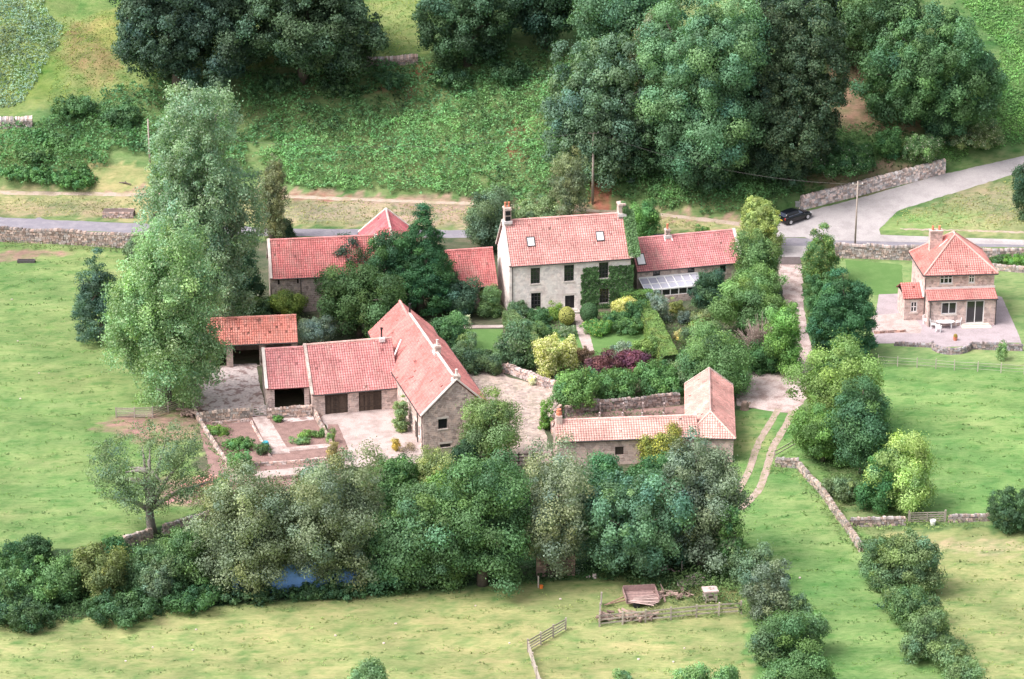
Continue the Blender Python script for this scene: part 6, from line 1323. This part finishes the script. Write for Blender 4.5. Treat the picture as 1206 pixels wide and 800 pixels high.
# black hatchback
ra_, fa_ = G(931, 265.3), G(950, 259); hd = math.atan2(fa_.y-ra_.y, fa_.x-ra_.x); wb = 2.55
side = Vector((math.sin(hd), -math.cos(hd), 0)); cen = (ra_+fa_)/2-side*.78; cen.z = float(H(cen.x, cen.y))+.07
car = empty("hatchback_car", cen, hd, "black hatchback parked at the junction below the retaining wall", "car"); pit = math.atan2(fa_.z-ra_.z, (fa_-ra_).length); car.rotation_euler = (0, -pit, hd); car.scale = (1.12, 1.1, 1.12)
def loft(secs, name, mat, parent):
    bm = bmesh.new(); rings = []
    for x, hw, z0, z1, tw in secs:   # station, half width at the sill, bottom, top, half width at the top
        rg = [(-hw*.96, z0), (-hw, z0+(z1-z0)*.35), (-hw*.5-tw*.5, z0+(z1-z0)*.8), (-tw, z1-(z1-z0)*.06), (-tw*.6, z1), (tw*.6, z1), (tw, z1-(z1-z0)*.06), (hw*.5+tw*.5, z0+(z1-z0)*.8), (hw, z0+(z1-z0)*.35), (hw*.96, z0)]
        rings.append([bm.verts.new((x, y, z)) for y, z in rg])
    for a, b in zip(rings, rings[1:]):
        for i in range(10): bm.faces.new((a[i], a[(i+1) % 10], b[(i+1) % 10], b[i]))
    bm.faces.new(rings[0][::-1]); bm.faces.new(rings[-1]); bmesh.ops.recalc_face_normals(bm, faces=bm.faces[:])
    me = bpy.data.meshes.new(name); bm.to_mesh(me); bm.free(); me.materials.append(mat); [setattr(p, "use_smooth", True) for p in me.polygons]; me.color_attributes.new("col", 'FLOAT_COLOR', 'POINT')
    for d in me.color_attributes["col"].data: d.color = (1, 1, 1, 1)
    return link(bpy.data.objects.new(name, me), parent)
loft([(-2.02, .70, .32, .62, .66), (-1.95, .82, .24, .92, .74), (-1.5, .87, .2, .98, .78), (-.6, .88, .2, .96, .80), (.5, .88, .2, .94, .80), (1.1, .87, .2, .90, .76), (1.7, .84, .22, .76, .66), (1.98, .74, .28, .64, .56), (2.08, .62, .34, .54, .48)], "body", M_carp, car)
cab = loft([(-1.88, .70, .9, 1.02, .58), (-1.62, .74, .9, 1.36, .55), (-1.0, .76, .9, 1.47, .56), (-.2, .76, .9, 1.46, .56), (.35, .74, .9, 1.30, .52), (1.0, .68, .85, .93, .5)], "cabin", M_carp, car)
for sgn in (-1, 1):
    for x0, x1, xt0, xt1 in ((-1.5, -.75, -1.35, -.75), (-.68, .05, -.68, -.02), (.12, .68, .06, .2)):
        q = MB(); q.poly([(x0, sgn*.785, .98), (x1, sgn*.785, .98), (xt1, sgn*.625, 1.34), (xt0, sgn*.625, 1.34)]); q.build("side_window", M_carg, cab)
    q = MB(); q.box(.55, sgn*.86, .93, .72, sgn*1.02, 1.05); q.build("wing_mirror", M_carp, car)
    q = MB(); q.box(-2.0, sgn*.66-.1, .68, -1.93, sgn*.66+.1, .92); q.build("tail_light", M_lampr, car); q = MB(); q.box(1.85, sgn*.62-.14, .56, 2.0, sgn*.62+.1, .68); q.build("headlight", M_lampw, car)
    for x in (-1.28, 1.27):
        q = MB(); q.tube([(x, sgn*.70, .31), (x, sgn*.895, .31)], .31, 20); w = q.build("wheel", M_tyre, car, False); q = MB(); q.tube([(x, sgn*.896, .31), (x, sgn*.91, .31)], .21, 14); q.build("rim", M_alloy, w)
q = MB(); q.poly([(-1.93, -.56, 1.0), (-1.93, .56, 1.0), (-1.66, .50, 1.34), (-1.66, -.50, 1.34)]); q.build("rear_window", M_carg, cab)
q = MB(); q.poly([(1.0, -.6, .96), (1.0, .6, .96), (.42, .52, 1.31), (.42, -.52, 1.31)]); q.build("windscreen", M_carg, cab)
q = MB(); q.box(-2.06, -.27, .5, -2.03, .27, .62); q.build("number_plate", M_plate, car)
# pale stones in the bottom pasture
st = None; r = random.Random(77)
for px, py in ((148, 779), (180, 763), (227, 766), (231, 742), (395, 749), (466, 735), (452, 758), (560, 714), (600, 758), (806, 764), (793, 780), (752, 777), (660, 706), (21, 402), (46, 440), (24, 470), (14, 353), (942, 681), (905, 668)):
    g = G(px, py)
    if st is None:
        q = MB(); q.lathe([(.08, 0), (.11, .04), (.09, .09), (.02, .11)], n=7); st = q.build("pale_stone", M_offw); st.location = g; tag(st, "small whitish stone lying loose in the pasture", "stone", "whitish stones dotted over the pastures"); continue
    c2 = st.copy(); C.objects.link(c2); c2.location = g; c2.rotation_euler = (0, 0, r.uniform(0, 6)); c2.scale = (r.uniform(.7, 1.3), r.uniform(.7, 1.3), 1)

for lb, pts, h in (("low kerb along the lower kitchen garden bed", [(300, 549), (346, 546), (392, 541)], .35), ("lowest kerb of the kitchen garden, just above the willows", [(292, 568), (345, 563), (394, 557)], .4), ("short kerb dividing the upper left kitchen bed", [(250, 500), (293, 496)], .3), ("kerb along the left of the kitchen garden path", [(296, 498), (318, 538)], .25)):
    drystone(lb, pts, h, .28, (.50, .38, .35), name="garden_kerb", cat="kerb", seed=int(h*100)+40, cope=False)
def wire(label, a, b, sag):
    A = G(*a[0]); B = G(*b[0]); A.z += a[1]; B.z += b[1]; n = 24; mb = MB()
    pts = [A.lerp(B, i/n)-Vector((0, 0, sag*4*(i/n)*(1-i/n))) for i in range(n+1)]; mb.tube([p-A for p in pts], .018, 4, caps=False); o = mb.build("power_line", M_gutter); o.location = A; tag(o, label, "cable")
s1 = scale(G(698, 240)); h1 = 86/s1/.94; h2_ = 72/scale(G(1007, 288))/.93
wire("thin overhead cable crossing in front of the woodland to the junction pole", ((698, 240), h1-.3), ((1007, 288), h2_-.3), 1.6)
wire("thin overhead cable running left across the bracken bank to the short pole", ((698, 240), h1-.3), ((177, 200), 5.5), 2.2)

simple("timber_stack", "loose pinkish planks lying across the old trailer", "planks", (757, 715), lambda mb: [mb.box(-1.4+.1*i, -.5+.16*i, .56+.04*(i % 3), 1.2+.12*i, -.38+.16*i, .6+.04*(i % 3), (random.Random(i).uniform(.7, 1.4),)*3, Matrix.Rotation(.08*(i-4), 4, 'Z')) for i in range(9)], plain("old_planks", (.40, .29, .27), .9, .3, 4))
simple("log_pile", "broken timber in the weeds between trailer and hive", "log pile", (795, 702), logs(26, 1.8, 9), MATS["old_logs"])
simple("log_pile", "long dead boughs lying at the belt edge above the trailer", "log pile", (782, 676), logs(14, 2.2, 12), MATS["old_planks"])
